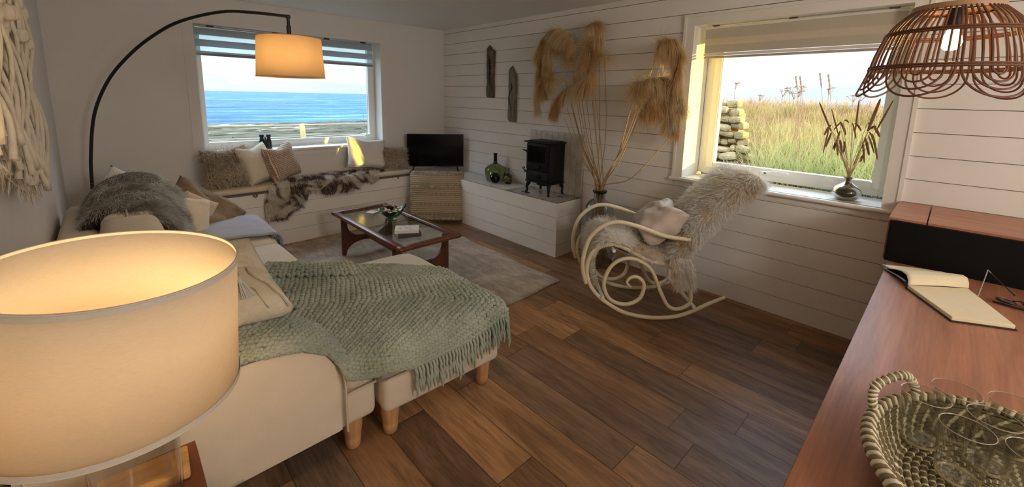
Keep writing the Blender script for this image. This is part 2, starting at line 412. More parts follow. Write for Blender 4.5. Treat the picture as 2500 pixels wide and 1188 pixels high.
w2 = thing('window_2', None, None, (0, 0, 0)); w2['kind'] = 'structure'
f2 = lambda u, d, z: (X1 + d, u, z)
obj('window_frame', frame_mb(vy0, vy1, .935, vz1, (.05, .075, .06, .05), f2, D2 - .05, D2 + .02), M_upvc, w2, bevel=.005)
obj('sash', frame_mb(vy0 + .045, vy1 - .07, .985, vz1 - .045, (.045, .065, .05, .045), f2, D2 - .075, D2), M_upvc, w2, bevel=.007)
obj('pane', MB().box(X1 + D2 - .04, X1 + D2 - .034, vy0 + .085, vy1 - .13, 1.03, vz1 - .09), M_pane, w2, smooth=False)
mb = MB(); mb.tube([(X1 + .25, .98, 1.005), (X1 + .235, .97, 1.012), (X1 + .232, .93, 1.022), (X1 + .232, .84, 1.022), (X1 + .238, .83, 1.014)], .006, smooth=4); mb.rbox((X1 + .25, .99, 1.004), (.03, .05, .022), .008, 4)
obj('handle', mb, M_upvc, w2)
obj('handle_button', MB().rbox((X1 + .233, .985, 1.006), (.012, .018, .014), .004, 3), plain('grey_plastic', (90, 85, 78), .5), w2)
mb = frame_mb(vy0 - .085, vy1 + .085, vz0, vz1 + .085, (.085, .085, .0001, .085), f2, -.022, .012)
mb2 = frame_mb(vy0 - .085, vy1 + .085, vz0, vz1 + .085, (.02, .02, .0001, .02), f2, -.03, -.02); mb.add(mb2.v, mb2.f)
struct('trim_4', mb, M_trim, bevel=.004)
# reveal linings and sill with a rounded nose
mb = MB(); mb.box(X1 + .01, X1 + D2 - .05, vy1, vy1 + .01, vz0, vz1).box(X1 + .01, X1 + D2 - .05, vy0 - .01, vy0, vz0, vz1).box(X1 + .01, X1 + D2 - .05, vy0, vy1, vz1, vz1 + .01)
struct('trim_5', mb, M_trim)
mb = MB(); mb.box(X1 - .02, X1 + D2 - .03, vy0 + .001, vy1 - .001, .885, .917); mb.box(X1 - .03, X1 - .005, vy0 - .1, vy1 + .1, .885, .917)
mb.tube([(X1 - .03, vy0 - .1, .901), (X1 - .03, vy1 + .1, .901)], .016, 12)
struct('trim_6', mb, M_trim, smooth=True)
mb = MB().box(X1 - .012, X1, vy0 - .07, vy1 + .07, .845, .885); struct('trim_7', mb, M_trim, bevel=.004)
obj('screw_cap', MB().rbox((X1 + .02, vy0 - .0, 1.19), (.012, .006, .03), .002, 2), M_trim, w2)

# ---- roller blinds (banded day and night fabric)
M_sheer = shade_mat('sheer_blind', (240, 248, 248), .8, sheer=.8); M_opaq = shade_mat('blind_fabric', (206, 216, 226), .45)
bl = thing('roller_blind', 'grey and white striped day-night blind, half raised in the sea window', 'blind', (0, 0, 0))
yb = Y1 + .06
def band(z0, z1, y=yb, x0=.675, x1=2.44): return MB().box(x0, x1, y, y + .002, z0, z1)
obj('headrail', MB().rbox((1.557, yb + .015, 2.142), (1.77, .03, .022), .006, 4), M_alu, bl)
for k, x in enumerate((.8, 1.37, 1.9, 2.33)): obj('bracket', MB().rbox((x, yb + .01, 2.158), (.06, .03, .012), .003, 3), M_black, bl)
obj('fabric', band(2.075, 2.135), M_opaq, bl, smooth=False)
obj('fabric', band(1.965, 2.03), M_opaq, bl, smooth=False)
obj('sheer_stripe', band(2.03, 2.075), M_sheer, bl, smooth=False)
obj('fabric', band(1.905, 1.922), M_opaq, bl, smooth=False)
obj('sheer_stripe', band(1.922, 1.965), M_sheer, bl, smooth=False)
obj('bottom_rail', MB().rbox((1.557, yb, 1.892), (1.77, .016, .026), .005, 4), plain('blind_rail_grey', (150, 152, 150), .4), bl)
bl2 = thing('roller_blind', 'cream roller blind raised to the top of the garden window', 'blind', (0, 0, 0))
xb2 = X1 + .07; M_cream = shade_mat('cream_blind_fabric', (236, 226, 205), .3); M_cream2 = shade_mat('dense_cream_band', (214, 206, 188), .15)
def band2(z0, z1, x=xb2): return MB().box(x, x + .002, .285, 1.475, z0, z1)
obj('headrail', MB().rbox((xb2 + .01, .88, 2.122), (.03, 1.2, .02), .006, 4), plain('blind_white_rail', (235, 232, 222), .4), bl2)
for y in (.35, .88, 1.4): obj('bracket', MB().rbox((xb2 + .0, y, 2.137), (.03, .05, .01), .003, 3), plain('bracket_grey', (90, 84, 74), .5), bl2)
obj('fabric', band2(2.04, 2.112), M_cream2, bl2, smooth=False); obj('fabric', band2(1.93, 1.99), M_cream2, bl2, smooth=False)
obj('sheer_stripe', band2(1.99, 2.04), M_cream, bl2, smooth=False)
obj('bottom_rail', MB().rbox((xb2, .88, 1.917), (.018, 1.195, .02), .005, 4), plain('blind_white_rail', (235, 232, 222), .4), bl2)
obj('bottom_rail', MB().rbox((xb2 + .006, .88, 1.896), (.014, 1.195, .018), .005, 4), plain('blind_pale_rail', (190, 176, 160), .5), bl2)

# ---- hearth plinth and tiles
hp = thing('hearth_plinth', 'long white boarded plinth along the wall under the stove and bottles', 'plinth', (3.06, 2.55, 0))
hx0, hy0, hz = 3.065, 2.553, .544
HL = [.544 - .14 * k for k in range(1, 4)]
mb = MB().box(hx0 + .01, X1 - .005, hy0 + .01, Y1 - .01, 0, hz - .006); T = Matrix.Translation((-3.06, -2.55, 0))
def tm(mb, T=T):
    mb.v = [tuple(T @ Vector(v)) for v in mb.v]; return mb
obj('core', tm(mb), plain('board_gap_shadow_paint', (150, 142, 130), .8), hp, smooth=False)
obj('front_boards', tm(boards(MB(), HL, hz, 0, [(hy0 + .006, 4.61, 0, 9)], lambda u, d, z: (hx0 - d, u, z), th=.012)), M_board, hp, smooth=False)
obj('end_boards', tm(boards(MB(), HL, hz, 0, [(hx0 + .006, X1 - .02, 0, 9)], lambda u, d, z: (u, hy0 - d, z), th=.012)), M_board, hp, smooth=False)
obj('corner_bead', tm(MB().box(hx0 - .006, hx0 + .006, hy0 - .006, hy0 + .006, 0, hz)), M_trim, hp, smooth=False, bevel=.002)
obj('top_board', tm(MB().box(hx0, X1 - .01, 3.32, Y1 - .01, hz - .006, hz)), plain('plinth_top_white', (225, 222, 218), .4), hp, smooth=False)
a = N('hearth_slab_marble'); v = a.coord(); a.set(col=a.ramp(a.noise(v, 7, 6, .7, 1.5), [(.35, lin((150, 146, 140))), (.6, lin((196, 192, 186)))]), rough=.25)
obj('hearth_slab', tm(MB().box(hx0, X1 - .01, hy0, 3.318, hz - .006, hz)), a.m, hp, smooth=False)
ts = thing('tiled_splashback', 'grey glazed tiles set in running columns on the boards behind the stove', 'tile panel', (X1 - .01, 2.9, hz))
a = N('glazed_grey_tile'); v = a.coord((1, 1, 1)); a.set(col=a.ramp(a.noise(v, 9, 3), [(.3, lin((176, 170, 160))), (.7, lin((206, 201, 190)))]), rough=.18, coat=.3); a.bump(a.noise(v, 14, 2), .25, .01)
obj('grout', MB().box(-.008, -.002, -.345, .385, 0, .652), plain('grout', (215, 208, 196), .9), ts, smooth=False)
mb = MB()
for c_ in range(9):
    y0 = -.345 + c_ * .0815; zz = 0 if c_ % 2 else -.1
    while zz < .65:
        a0, a1 = max(0, zz), min(.652, zz + .2)
        if a1 - a0 > .02: mb.rbox((-.011, y0 + .04, (a0 + a1) / 2), (.008, .078, a1 - a0 - .004), .003, 3)
        zz += .2
obj('tiles', mb, a.m, ts)

# ---- window seat
bx0, by0 = .55, 4.62
wsn = thing('window_seat', 'white boarded bench with padded lid under the sea window', 'bench', (bx0, by0, 0))
Tb = Matrix.Translation((-bx0, -by0, 0))
BL_ = [.57 - .14 * k for k in range(1, 5)]
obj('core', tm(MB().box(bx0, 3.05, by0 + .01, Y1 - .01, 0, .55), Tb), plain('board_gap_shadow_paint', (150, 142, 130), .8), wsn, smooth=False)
obj('front_boards', tm(boards(MB(), BL_, .56, 0, [(bx0, hx0 - .006, 0, 9)], lambda u, d, z: (u, by0 - d, z), th=.012), Tb), M_board, wsn, smooth=False)
obj('end_panel', tm(MB().box(bx0 - .012, bx0, by0, Y1 - .01, 0, .56), Tb), M_board, wsn, smooth=False)
obj('lid_edge', tm(MB().box(bx0, 2.72, by0 - .008, Y1 - .012, .556, .574), Tb), plain('charcoal_edge_strip', (98, 92, 88), .6), wsn, smooth=False)
mb = MB().rbox(((bx0 + 2.7) / 2, (by0 + Y1) / 2 - .002, .597), (2.7 - bx0, Y1 - by0 - .02, .05), .02, 10, (0, 0, .008))
obj('seat_pad', tm(mb, Tb), cloth('cream_seat_pad', (214, 202, 178), .05, 300), wsn)
mb = MB(); pts = [(.98, by0 - .01, .565), (.985, by0 - .018, .545), (.97, by0 - .02, .535), (.955, by0 - .018, .55), (.965, by0 - .012, .56)]
mb.tube(pts, .006, 6, 3); obj('pull_tab', tm(mb, Tb), plain('brown_leather', (120, 92, 74), .7), wsn)
mb = MB().rbox((2.5, by0 - .012, .553), (.02, .01, .03), .003, 3); obj('pull_tab', tm(mb, Tb), plain('brown_leather', (120, 92, 74), .7), wsn)
mb = MB().box(2.72, 3.05, by0 + .0, Y1 - .012, .55, .562); obj('corner_shelf', tm(mb, Tb), M_board, wsn, smooth=False)

# ================================================================== OUTSIDE
def outdoor(name, rgb_stops, scale, bump=.4, bs=None, rough=.9, dist=.5, stretch=(1, 1, 1)):
    a = N(name); v = a.coord(stretch); f = a.noise(v, scale, 6, .65, dist)
    a.set(col=a.ramp(f, [(p, lin(c)) for p, c in rgb_stops]), rough=rough, spec=.15); a.bump(a.noise(v, bs or scale * 3, 5, .7), bump, .2); return a.m
a = N('sea_water'); v = a.coord((1, 1.0, 1)); wv_ = a.noise(a.coord((.045, .17, 1), rot=(0, 0, .25)), 1.3, 8, .78, .6)
a.set(col=a.ramp(wv_, [(.36, lin((10, 44, 84))), (.48, lin((30, 82, 130))), (.56, lin((52, 110, 156))), (.66, lin((140, 176, 198)))]), rough=.6, spec=.12); a.bump(wv_, .4, .6)
sea = tag(obj('sea', MB().box(-1500, 3500, 36, 4200, -2.6, -1.22), a.m, smooth=False), kind='structure')
M_shore = outdoor('wet_rock_ledges', [(.3, (40, 40, 32)), (.48, (80, 76, 60)), (.58, (104, 96, 76)), (.72, (170, 164, 146))], 1.1, .7, 3, stretch=(.16, .8, 1))
def shore_fn(u, v):
    x = -15 + 60 * u; y = 9 + 33 * v
    return (x, y, -.62 - .024 * max(0, y - 18) + .12 * nz(x * .35, y * .9, 3) + .1 * nz(x * 1.1, y * 2.6, 7))
tag(obj('shore', MB().grid(shore_fn, 240, 200), M_shore), kind='structure')
mb = MB()
for k in range(800):
    x = rng.uniform(-6, 34); y = rng.uniform(17, 41); r_ = rng.uniform(.15, .7)
    mb.rbox((x, y, -.70 - .024 * max(0, y - 18)), (r_ * rng.uniform(1.2, 3), r_, r_ * .5), r_ * .16, 3, M=None)
tag(obj('shore_rocks', mb, M_shore), 'jumble of pale rocks and pools along the shore below the sea', 'rocks', kind='stuff')
M_soil = outdoor('rough_turf', [(.3, (40, 48, 36)), (.5, (66, 72, 56)), (.7, (96, 94, 78))], 3, .6)
def soil_fn(u, v):
    x = 3.9 + 46 * u; y = -24 + 37.5 * v
    t = min(1, max(0, (x - 9) / 8)); return (x, y, -.05 + .95 * t * t * (3 - 2 * t) * (1 if y < 12 else max(0, 1 - (y - 12) / 8)) - (.6 * max(0, min(1, (y - 10) / 8))) + .05 * nz(x, y, 0, .7))
tag(obj('ground', MB().grid(soil_fn, 120, 140), M_soil), kind='structure')
tag(obj('lawn', MB().box(-14, 3.9, 5.4, 11.5, -.7, -.6), M_soil, smooth=False), kind='structure')
# unseen low wall, added to throw evening shade across the near grass
mb = MB().box(4.6, 34, -12.6, -12.2, -.2, 1.92)
tag(obj('added_shade_wall', mb, outdoor('shade_wall_stone', [(.3, (110, 104, 92)), (.7, (160, 152, 136))], 3)), 'low stone wall added out of view to shade the grass beyond the garden window', 'wall')
# fence posts and wires towards the shore
M_post = plain('pale_fence_timber', (214, 186, 130), .8, .1, 8)
posts = [(6.42, 20.5, .095), (2.62, 20.9, .1), (10.4, 20.2, .09)]
for (x, y, r_), lb in zip(posts, ('leaning pale fence post near the middle of the sea window', 'pale fence post at the left edge of the sea window', 'pale fence post hidden towards the right of the shore')):
    ztop = .33 if x < 9 else .2
    tag(obj('fence_post', MB().rbox((0, 0, 0), (.2, .2, 1.4), .02, 3), M_post), lb, 'post')
    o = bpy.context.scene.objects[-1] if False else C.objects[-1]
    o.location = (x, y, ztop - .9); o.rotation_euler = (0, math.radians(-5 if x > 3 else -3), 0)
M_wire = plain('galvanised_wire', (200, 200, 190), .5)
for zz, lb in ((.12, 'upper strand of the shore fence wire'), (-.42, 'lower strand of the shore fence wire')):
    tag(obj('fence_wire', MB().tube([(-4, 21.1, zz), (2.62, 20.9, zz), (6.42, 20.5, zz - .02), (10.4, 20.2, zz), (22, 19.6, zz)], .013, 5), M_wire), lb, 'wire')
# dry stone wall in the garden
mb = MB(); wallstones = []
M_stone = outdoor('field_stone', [(.3, (122, 104, 76)), (.5, (176, 152, 108)), (.7, (222, 200, 152))], 2.5, .5)
sw = thing('dry_stone_wall', 'tumbled dry stone wall end standing in the long grass outside', 'wall', (9.7, 2.95, .62))
mb.box(-.1, .25, .2, 2.4, -.8, .7)
for iz in range(10):
    y = -.3 + .05 * iz
    while y < 2.6:
        ln = rng.uniform(.16, .5); h = rng.uniform(.10, .17)
        ln *= .8; Mx = Matrix.Translation((-.28 + rng.uniform(-.09, .09), y + ln / 2, -.50 + iz * .155 + rng.uniform(-.03, .03))) @ Matrix.Rotation(rng.uniform(-.25, .25), 4, 'X') @ Matrix.Rotation(rng.uniform(-.2, .2), 4, 'Z')
        mb.rbox((0, 0, 0), (.28, ln, h), .06, 4, M=Mx, fn=lambda p, a_, b_, c_: p * (1 + .25 * nz(p.x * 6 + y, p.y * 6, iz))); y += ln * .95
obj('stones', mb, M_stone, sw)
# long grass in bands, uncountable
def ground_z(x, y): return soil_fn((x - 3.9) / 46, (y + 24) / 37.5)[2]
def grass(name, n, xr, yr, h, w_, stops, label, droop=.5, curl=.5, up=1.0, clump=.8):
    m_ = fur_mat(name + '_blades', stops, .8, .8, trl=.35)
    # clumps in a sector seen from the window
    P = []; 
    while len(P) < n:
        x = rng.uniform(*xr); t = rng.uniform(yr[0], yr[1]); y = t * x
        if nz(x, y, 5, .9) * .5 + .5 < rng.random() * clump: continue
        P.append((x, y, ground_z(x, y) - .02))
    P = np.array(P); D = rng.normal(size=(n, 3)) * .35; D[:, 2] = up
    o = strands(name, P, D, h, w_, m_, segs=4, droop=droop, curl=curl); tag(o, label, 'grass', kind='stuff'); return o
grass('meadow_grass', 30000, (9.5, 18), (-.02, .50), .75, .020, [(.3, (112, 110, 56)), (.42, (172, 150, 88)), (.52, (214, 186, 130)), (.62, (168, 118, 90)), (.74, (150, 144, 78))], 'tall sunlit grass standing in the field beyond the garden window', .5, .35)
grass('shade_toned_grass', 34000, (5.0, 11.5), (-.02, .60), .42, .014, [(.3, (18, 30, 34)), (.45, (36, 52, 54)), (.58, (64, 76, 76)), (.7, (104, 108, 100))], 'matted grass toned dark blue grey as shade, just outside the garden window', 1.6, .7, .7)  # shade is put into the dark blue-grey blade colours
grass('tall_grass', 4200, (8.6, 12.5), (.0, .29), .85, .014, [(.3, (150, 160, 90)), (.6, (214, 200, 130)), (.72, (190, 150, 110))], 'pale seeding grass rising above the meadow', .35, .3, 1.2, 1.3)
M_weed = plain('dry_weed', (150, 120, 92), .8, .1, trans=0.0)
def weed(x, y, h, kind, lean, label):
    t = thing('dry_weed', label, 'weed', (x, y, ground_z(x, y)))
    top = Vector((lean * .2, lean, h)); st = [Vector((0, 0, 0)), Vector((0, lean * .3, h * .5)), top]
    obj('stem', MB().tube(st, [.009, .007, .004], 5, 4), M_weed, t)
    mb = MB()
    if kind == 'umbel':
        for k in range(7):
            a_ = rng.uniform(-1.0, 1.0); b_ = rng.uniform(-1, 1); q = top + Vector((b_ * .06, a_ * .10, .07 + rng.uniform(0, .05))); mb.tube([top - Vector((0, 0, .04)), q], .0035, 4)
            for j in range(5): mb.rbox(tuple(q + Vector((rng.uniform(-.02, .02), rng.uniform(-.028, .028), rng.uniform(0, .01)))), (.016, .02, .012), .004, 2)
    else:
        for k in range(9):
            q = top + Vector((0, lean * .03 * k, .03 * k)); mb.rbox(tuple(q), (.02, .02 + .006 * (k % 3), .045), .008, 2)
    obj('seed_head', mb, M_weed, t)
wk = [(1800, 10.5, 215, 'umbel'), (1917, 10.8, 232, 'umbel'), (1935, 11.2, 226, 'umbel'), (1945, 10.2, 238, 'umbel'), (1955, 11.4, 234, 'umbel'), (1962, 11.0, 222, 'umbel'), (1978, 9.8, 218, 'spike'), (1990, 9.5, 220, 'spike'), (2040, 9.7, 212, 'spike'), (2062, 9.6, 216, 'spike'), (2090, 11, 245, 'umbel'), (2030, 11.2, 228, 'umbel'), (2110, 11, 243, 'umbel'), (1860, 11.4, 243, 'umbel')]
for px, X, py, kd in wk:
    p = at(px, py, 'x', X); weed(X, p.y, p.z - ground_z(X, p.y), kd, .22 if kd == 'spike' else .05, {'umbel': 'dried umbel weed on the skyline beyond the garden window', 'spike': 'slanting dried grass spike on the skyline beyond the garden window'}[kd])
for o in C.objects:
    if o.name.startswith('dry_weed'): o['group'] = 'umbel weeds on the skyline' if 'umbel' in o['label'] else 'grass spikes on the skyline'

# ================================================================== SOFT THINGS
def frame3(TL, TR, BL):
    """matrix whose x runs TL->TR, z runs BL->TL, centred on the square; returns matrix, width, height"""
    TL, TR, BL = Vector(TL), Vector(TR), Vector(BL); ex = TR - TL; ez = TL - BL
    c = BL + (ex + ez) / 2; ny = ez.cross(ex).normalized(); X = ex.normalized(); Z = ez.normalized()
    M_ = Matrix(((X.x, ny.x, Z.x, c.x), (X.y, ny.y, Z.y, c.y), (X.z, ny.z, Z.z, c.z), (0, 0, 0, 1)))
    return M_, ex.length, ez.length
def pillow_mb(w_, h_, t, chop=0, conc=.07, n=22, wr=.004, seed=0, p=.45, slump=0):
    mb = MB()
    for sgn in (-1, 1):
        def fn(a, b):
            u, v = a * 2 - 1, b * 2 - 1
            x = w_ / 2 * u * (1 - conc * (1 - v * v) * abs(u)); z = h_ / 2 * v * (1 - conc * (1 - u * u) * abs(v))
            th = t / 2 * (max(0, (1 - u ** 4) * (1 - v ** 4))) ** p * (1 + .25 * -v * slump)
            if v > 0: z -= chop * math.exp(-(u * 2.2) ** 2) * v ** 2
            edge = (1 - u * u) * (1 - v * v)
            y = sgn * th + wr * (nz(u * 2 + seed, v * 2, seed + sgn) * 3 + nz(u * 6, v * 6 + seed, sgn)) * edge ** .3
            return (x, y, z)
        mb.grid(fn, n, n)
    return mb
def weld(o, d=.0008):
    bm = bmesh.new(); bm.from_mesh(o.data); bmesh.ops.remove_doubles(bm, verts=bm.verts[:], dist=d); bmesh.ops.recalc_face_normals(bm, faces=bm.faces[:]); bm.to_mesh(o.data); bm.free(); o.data.shade_smooth()
def pillow(name, label, cat_, TL, TR, BL, t, mat, group=None, chop=0, seam=None, fur=None, seed=1, wr=.004, conc=.07, slump=.3, size=None):
    M_, w_, h_ = frame3(TL, TR, BL)
    if size: w_, h_ = size
    th = thing(name, label, cat_); th.matrix_world = M_; 
    if group: th['group'] = group
    mb = pillow_mb(w_, h_, t, chop, conc, seed=seed, wr=wr, slump=slump); o = obj('cover', mb, mat, th, sharp=180); weld(o)
    if seam is not None:
        pts = []
        for k in range(60):
            q = k / 60 * 4; s_ = int(q); f_ = (q - s_) * 2 - 1
            u, v = [(f_, 1), (1, -f_), (-f_, -1), (-1, f_)][s_]
            x = w_ / 2 * u * (1 - conc * (1 - v * v) * abs(u)); z = h_ / 2 * v * (1 - conc * (1 - u * u) * abs(v))
            if v > 0: z -= chop * math.exp(-(u * 2.2) ** 2) * v ** 2
            pts.append((x, 0, z))
        obj('piping', MB().tube(pts, .0035, 6, closed=True), seam, th)
    if fur:
        P, Nn = sample(mb, fur['n']); 
        for i in range(len(P)):      # outward normals
            if P[i][1] * Nn[i][1] < 0: Nn[i] = -Nn[i]
        D = Nn * fur.get('lift', .5) + np.array(fur.get('dir', (0, 0, -1)))[None] * fur.get('comb', .7) + rng.normal(size=Nn.shape) * .35
        strands('fur', P, D, fur['len'], fur['w'], fur['mat'], th, 4, fur.get('droop', .6), fur.get('curl', .5))
    return th
def A(px, py, ax, val): return at(px, py, ax, val)

linen_cream = cloth('cream_linen', (222, 212, 192), .04, 260, .35); linen_white = cloth('white_linen', (228, 224, 216), .03, 260, .3)
waf = N('waffle_weave'); v = waf.coord((1, 1, 1)); sx = waf.n('ShaderNodeSeparateXYZ', {0: v})
wx_ = waf.math('SINE', waf.math('MULTIPLY', sx.outputs[0], 2 * PI / .017)); wz_ = waf.math('SINE', waf.math('MULTIPLY', sx.outputs[2], 2 * PI / .017))
wf = waf.math('MAXIMUM', wx_, wz_); waf.set(col=waf.ramp(wf, [(.25, lin((176, 138, 112))), (.85, lin((224, 204, 184)))]), rough=.9, sheen=.1); waf.bump(wf, .8, .008)
shag = fur_mat('shaggy_taupe_fur', [(.35, (196, 178, 154)), (.55, (226, 212, 190)), (.7, (246, 236, 220))], 2, trl=.35)
shagbase = cloth('taupe_hide', (150, 134, 114))
SG = dict(n=5200, len=.092, w=.006, mat=shag, lift=.5, comb=.8, dir=(.35, 0, -1), droop=.3, curl=1.0)
pillow('fur_cushion', 'long-haired taupe fur cushion at the left end of the window seat', 'cushion', A(484, 368, 'y', 4.90), A(597, 352, 'y', 4.91), A(512, 462, 'y', 4.78), .13, shagbase, fur=SG, chop=.03)
pillow('fur_cushion', 'long-haired taupe fur cushion at the right end of the window seat by the television', 'cushion', A(925, 358, 'y', 4.90), A(988, 356, 'y', 4.88), A(930, 418, 'y', 4.8), .12, shagbase, fur=dict(SG, n=3600, len=.06, dir=(.1, 0, -1)), size=(.36, .3))
pillow('cushion', 'plain cream linen cushion leaning between the fur cushion and the waffle cushion', 'cushion', A(573, 365, 'y', 4.80), A(642, 343, 'y', 4.96), A(612, 458, 'y', 4.70), .15, linen_cream, seam=linen_cream, chop=.03, seed=2)
pillow('cushion', 'peach waffle-weave cushion tipped on its corner on the window seat', 'cushion', A(632, 362, 'y', 4.72), A(700, 345, 'y', 4.93), A(676, 446, 'y', 4.68), .15, waf.m, chop=.045, seed=3)
pillow('cushion', 'square white cushion propped at the right of the sea window with sun on it', 'cushion', A(848, 337, 'y', 4.93), A(941, 338, 'y', 4.93), A(846, 411, 'y', 4.80), .13, linen_white, seam=linen_white, seed=4, chop=.02)

# ---- woven floor cushion
wv = N('ribbed_macrame_weave'); v = wv.coord(); sz = wv.n('ShaderNodeSeparateXYZ', {0: v})
hb = wv.math('SINE', wv.math('MULTIPLY', sz.outputs[2], 2 * PI / .024)); kn = wv.math('SINE', wv.math('MULTIPLY', sz.outputs[0], 2 * PI / .016))
bandm = wv.math('GREATER_THAN', wv.math('SINE', wv.math('MULTIPLY', sz.outputs[2], 2 * PI / .12)), .55)
rib = wv.math('ADD', wv.math('MULTIPLY', hb, .6), wv.math('MULTIPLY', wv.math('MULTIPLY', kn, bandm), .6))
wv.set(col=wv.ramp(rib, [(.2, lin((176, 156, 126))), (.75, lin((226, 212, 188)))]), rough=.95); wv.bump(rib, .8, .01)
pc = pillow('floor_cushion', 'large ribbed natural woven cushion standing on the floor in the corner below the television', 'cushion', A(998, 413, 'y', 4.50), A(1131, 423, 'y', 4.13), A(1000, 536, 'y', 4.42), .17, wv.m, seed=6, conc=.03, chop=.02)
Mp, wp, hp_ = frame3(A(998, 413, 'y', 4.50), A(1131, 423, 'y', 4.13), A(1000, 536, 'y', 4.42))
fringe = fur_mat('natural_fringe', [(.4, (206, 188, 158)), (.6, (232, 220, 196))], 20, trl=.1)
for zz, nm, n_ in ((.22, 'fringe', 900), (-.40, 'fringe', 700), (.49, 'fringe', 500)):
    xs = rng.uniform(-.46, .46, n_) * wp; P = np.stack([xs, -.075 * (1 - (2 * xs / wp) ** 4) ** .45 * (1 - (2 * zz) ** 4) ** .45 - .006, np.full(n_, zz * hp_) + rng.uniform(-.012, .004, n_)], 1)
    Dd = np.tile((0, -.5, -.8 if zz < .4 else .5), (n_, 1)) + rng.normal(size=(n_, 3)) * .3
    strands(nm, P, Dd, .035 if zz < .4 else .02, .004, fringe, pc, 3, .6, .5)

# ================================================================== SOFA
M_sofa = cloth('oatmeal_sofa_fabric', (214, 202, 182), .03, 500, .3, .92, .1)
M_sofaw = cloth('pale_sofa_seat_fabric', (222, 214, 200), .03, 500, .3, .92, .1)
M_pipe = plain('sofa_piping', (196, 182, 160), .9)
M_leg = wood('turned_beech', (176, 128, 84), (212, 166, 116), 'z', 30, .45)
sofa = thing('corner_sofa', 'oatmeal fabric sofa along the left wall with its arm towards the camera', 'sofa', (.27, 3.0, 0))
Ts = Matrix.Translation((-.27, -3.0, 0))
SX0, SX1, SY0, SY1 = -.28, .745, 1.60, 4.44
obj('base', tm(MB().rbox(((SX0 + SX1) / 2, (SY0 + SY1) / 2 + .002, .232), (SX1 - SX0, SY1 - SY0 - .01, .165), .03, 10), Ts), M_sofa, sofa)
def arm(y0, y1):
    prof = []; 
    # side outline in x,z: straight back, level top, long rounded front
    pts = [(SX0, .155), (SX0, .60), (-.15, .64), (.30, .635), (.44, .615), (.535, .56), (.585, .48), (.602, .38), (.604, .155)]
    P3, _ = cat([Vector((x, 0, z)) for x, z in pts[2:7]], [1] * 5, 4)
    out_ = pts[:2] + [(p.x, p.z) for p in P3] + pts[7:]
    mb = MB(); mb.prism(out_, y1 - y0, Matrix.Translation((0, (y0 + y1) / 2, 0))); return mb, out_
for (y0, y1, lb) in ((1.585, 1.78, 'near'), (4.27, 4.455, 'far')):
    mb, outl = arm(y0, y1); o = obj('arm', tm(mb, Ts), M_sofa, sofa, bevel=.022, sharp=60)
    pp = [Ts @ Vector((x + (.0), y0 - .0005, z)) for x, z in outl[1:]]
    obj('arm_piping', MB().tube(pp, .005, 6), M_pipe, sofa)
for k, (y0, y1) in enumerate(((1.79, 2.575), (2.58, 3.355), (3.36, 4.26))):
    fw_ = .84 if k else .742; x0 = .10
    dz = .012 if k == 2 else 0
    mb = MB().rbox(((x0 + fw_) / 2, (y0 + y1) / 2, .385 + dz), (fw_ - x0, y1 - y0 - .004, .15), .055, 12, (.012, 0, .018))
    obj('seat_cushion', tm(mb, Ts), M_sofaw, sofa)
    mb = MB().rbox((.04, (y0 + y1) / 2, .60), (.26, y1 - y0 - .006, .40), .06, 12, (.02, 0, .02))
    obj('back_cushion', tm(mb, Ts), M_sofa, sofa)
    if k == 2: obj('back_piping', tm(MB().tube([(.04, y0 + .002, .42), (.035, y0 - .001, .6), (.03, y0 + .02, .80), (.03, y0 + .3, .822)], .005, 6, 4), Ts), M_pipe, sofa)
mb = MB().rbox((.67, 1.69, .385), (.15, .20, .15), .05, 10, (.004, .004, .006)); obj('seat_corner', tm(mb, Ts), M_sofa, sofa)
obj('seat_piping', tm(MB().tube([(.61, 1.593, .316), (.735, 1.593, .318), (.744, 1.62, .318), (.744, 1.79, .318)], .005, 6), Ts), M_pipe, sofa)
obj('back_frame', tm(MB().rbox((-.185, (SY0 + SY1) / 2, .44), (.19, SY1 - SY0 - .35, .56), .05, 8), Ts), M_sofa, sofa)
def leg_mb(h=.155): return MB().lathe([(.001, 0), (.022, 0), (.03, .008), (.034, .03), (.036, .05), (.034, .056), (.0345, .06), (.042, .11), (.044, h), (.001, h)], 20)
leg = None
for (x, y) in ((.655, 1.665), (.655, 4.3), (-.2, 1.68), (-.2, 4.3)):
    if leg is None: leg = obj('leg', leg_mb(), M_leg, sofa); o = leg
    else: o = leg.copy(); C.objects.link(o)
    o.parent = sofa; o.location = Ts @ Vector((x, y, 0))

ot = thing('footstool', 'oatmeal fabric footstool butted against the sofa end under the green throw', 'footstool', (1.105, 2.06, 0))
To = Matrix.Translation((-1.08, -1.95, 0)); rz = math.radians(-2.0)
obj('base', MB().rbox((0, -.01, .232), (.65, 1.0, .165), .028, 10), M_sofa, ot)
obj('cushion', MB().rbox((.015, 0, .385), (.70, 1.05, .15), .055, 16, (.01, .01, .035), fn=lambda p, a_, b_, c_: Vector((p.x * (1 - .10 * abs(b_) ** 7), p.y * (1 - .07 * abs(a_) ** 6), p.z))), M_sofaw, ot)
obj('piping', MB().tube([(-.32, -.512, .322), (.33, -.52, .322), (.36, -.49, .322), (.36, .50, .322)], .004, 6), M_pipe, ot)
for (x, y) in ((-.272, -.438), (.262, -.438), (-.272, .42), (.262, .42)):
    o = leg.copy(); C.objects.link(o); o.parent = ot; o.location = (x, y, 0)
ot.rotation_euler = (0, 0, rz)

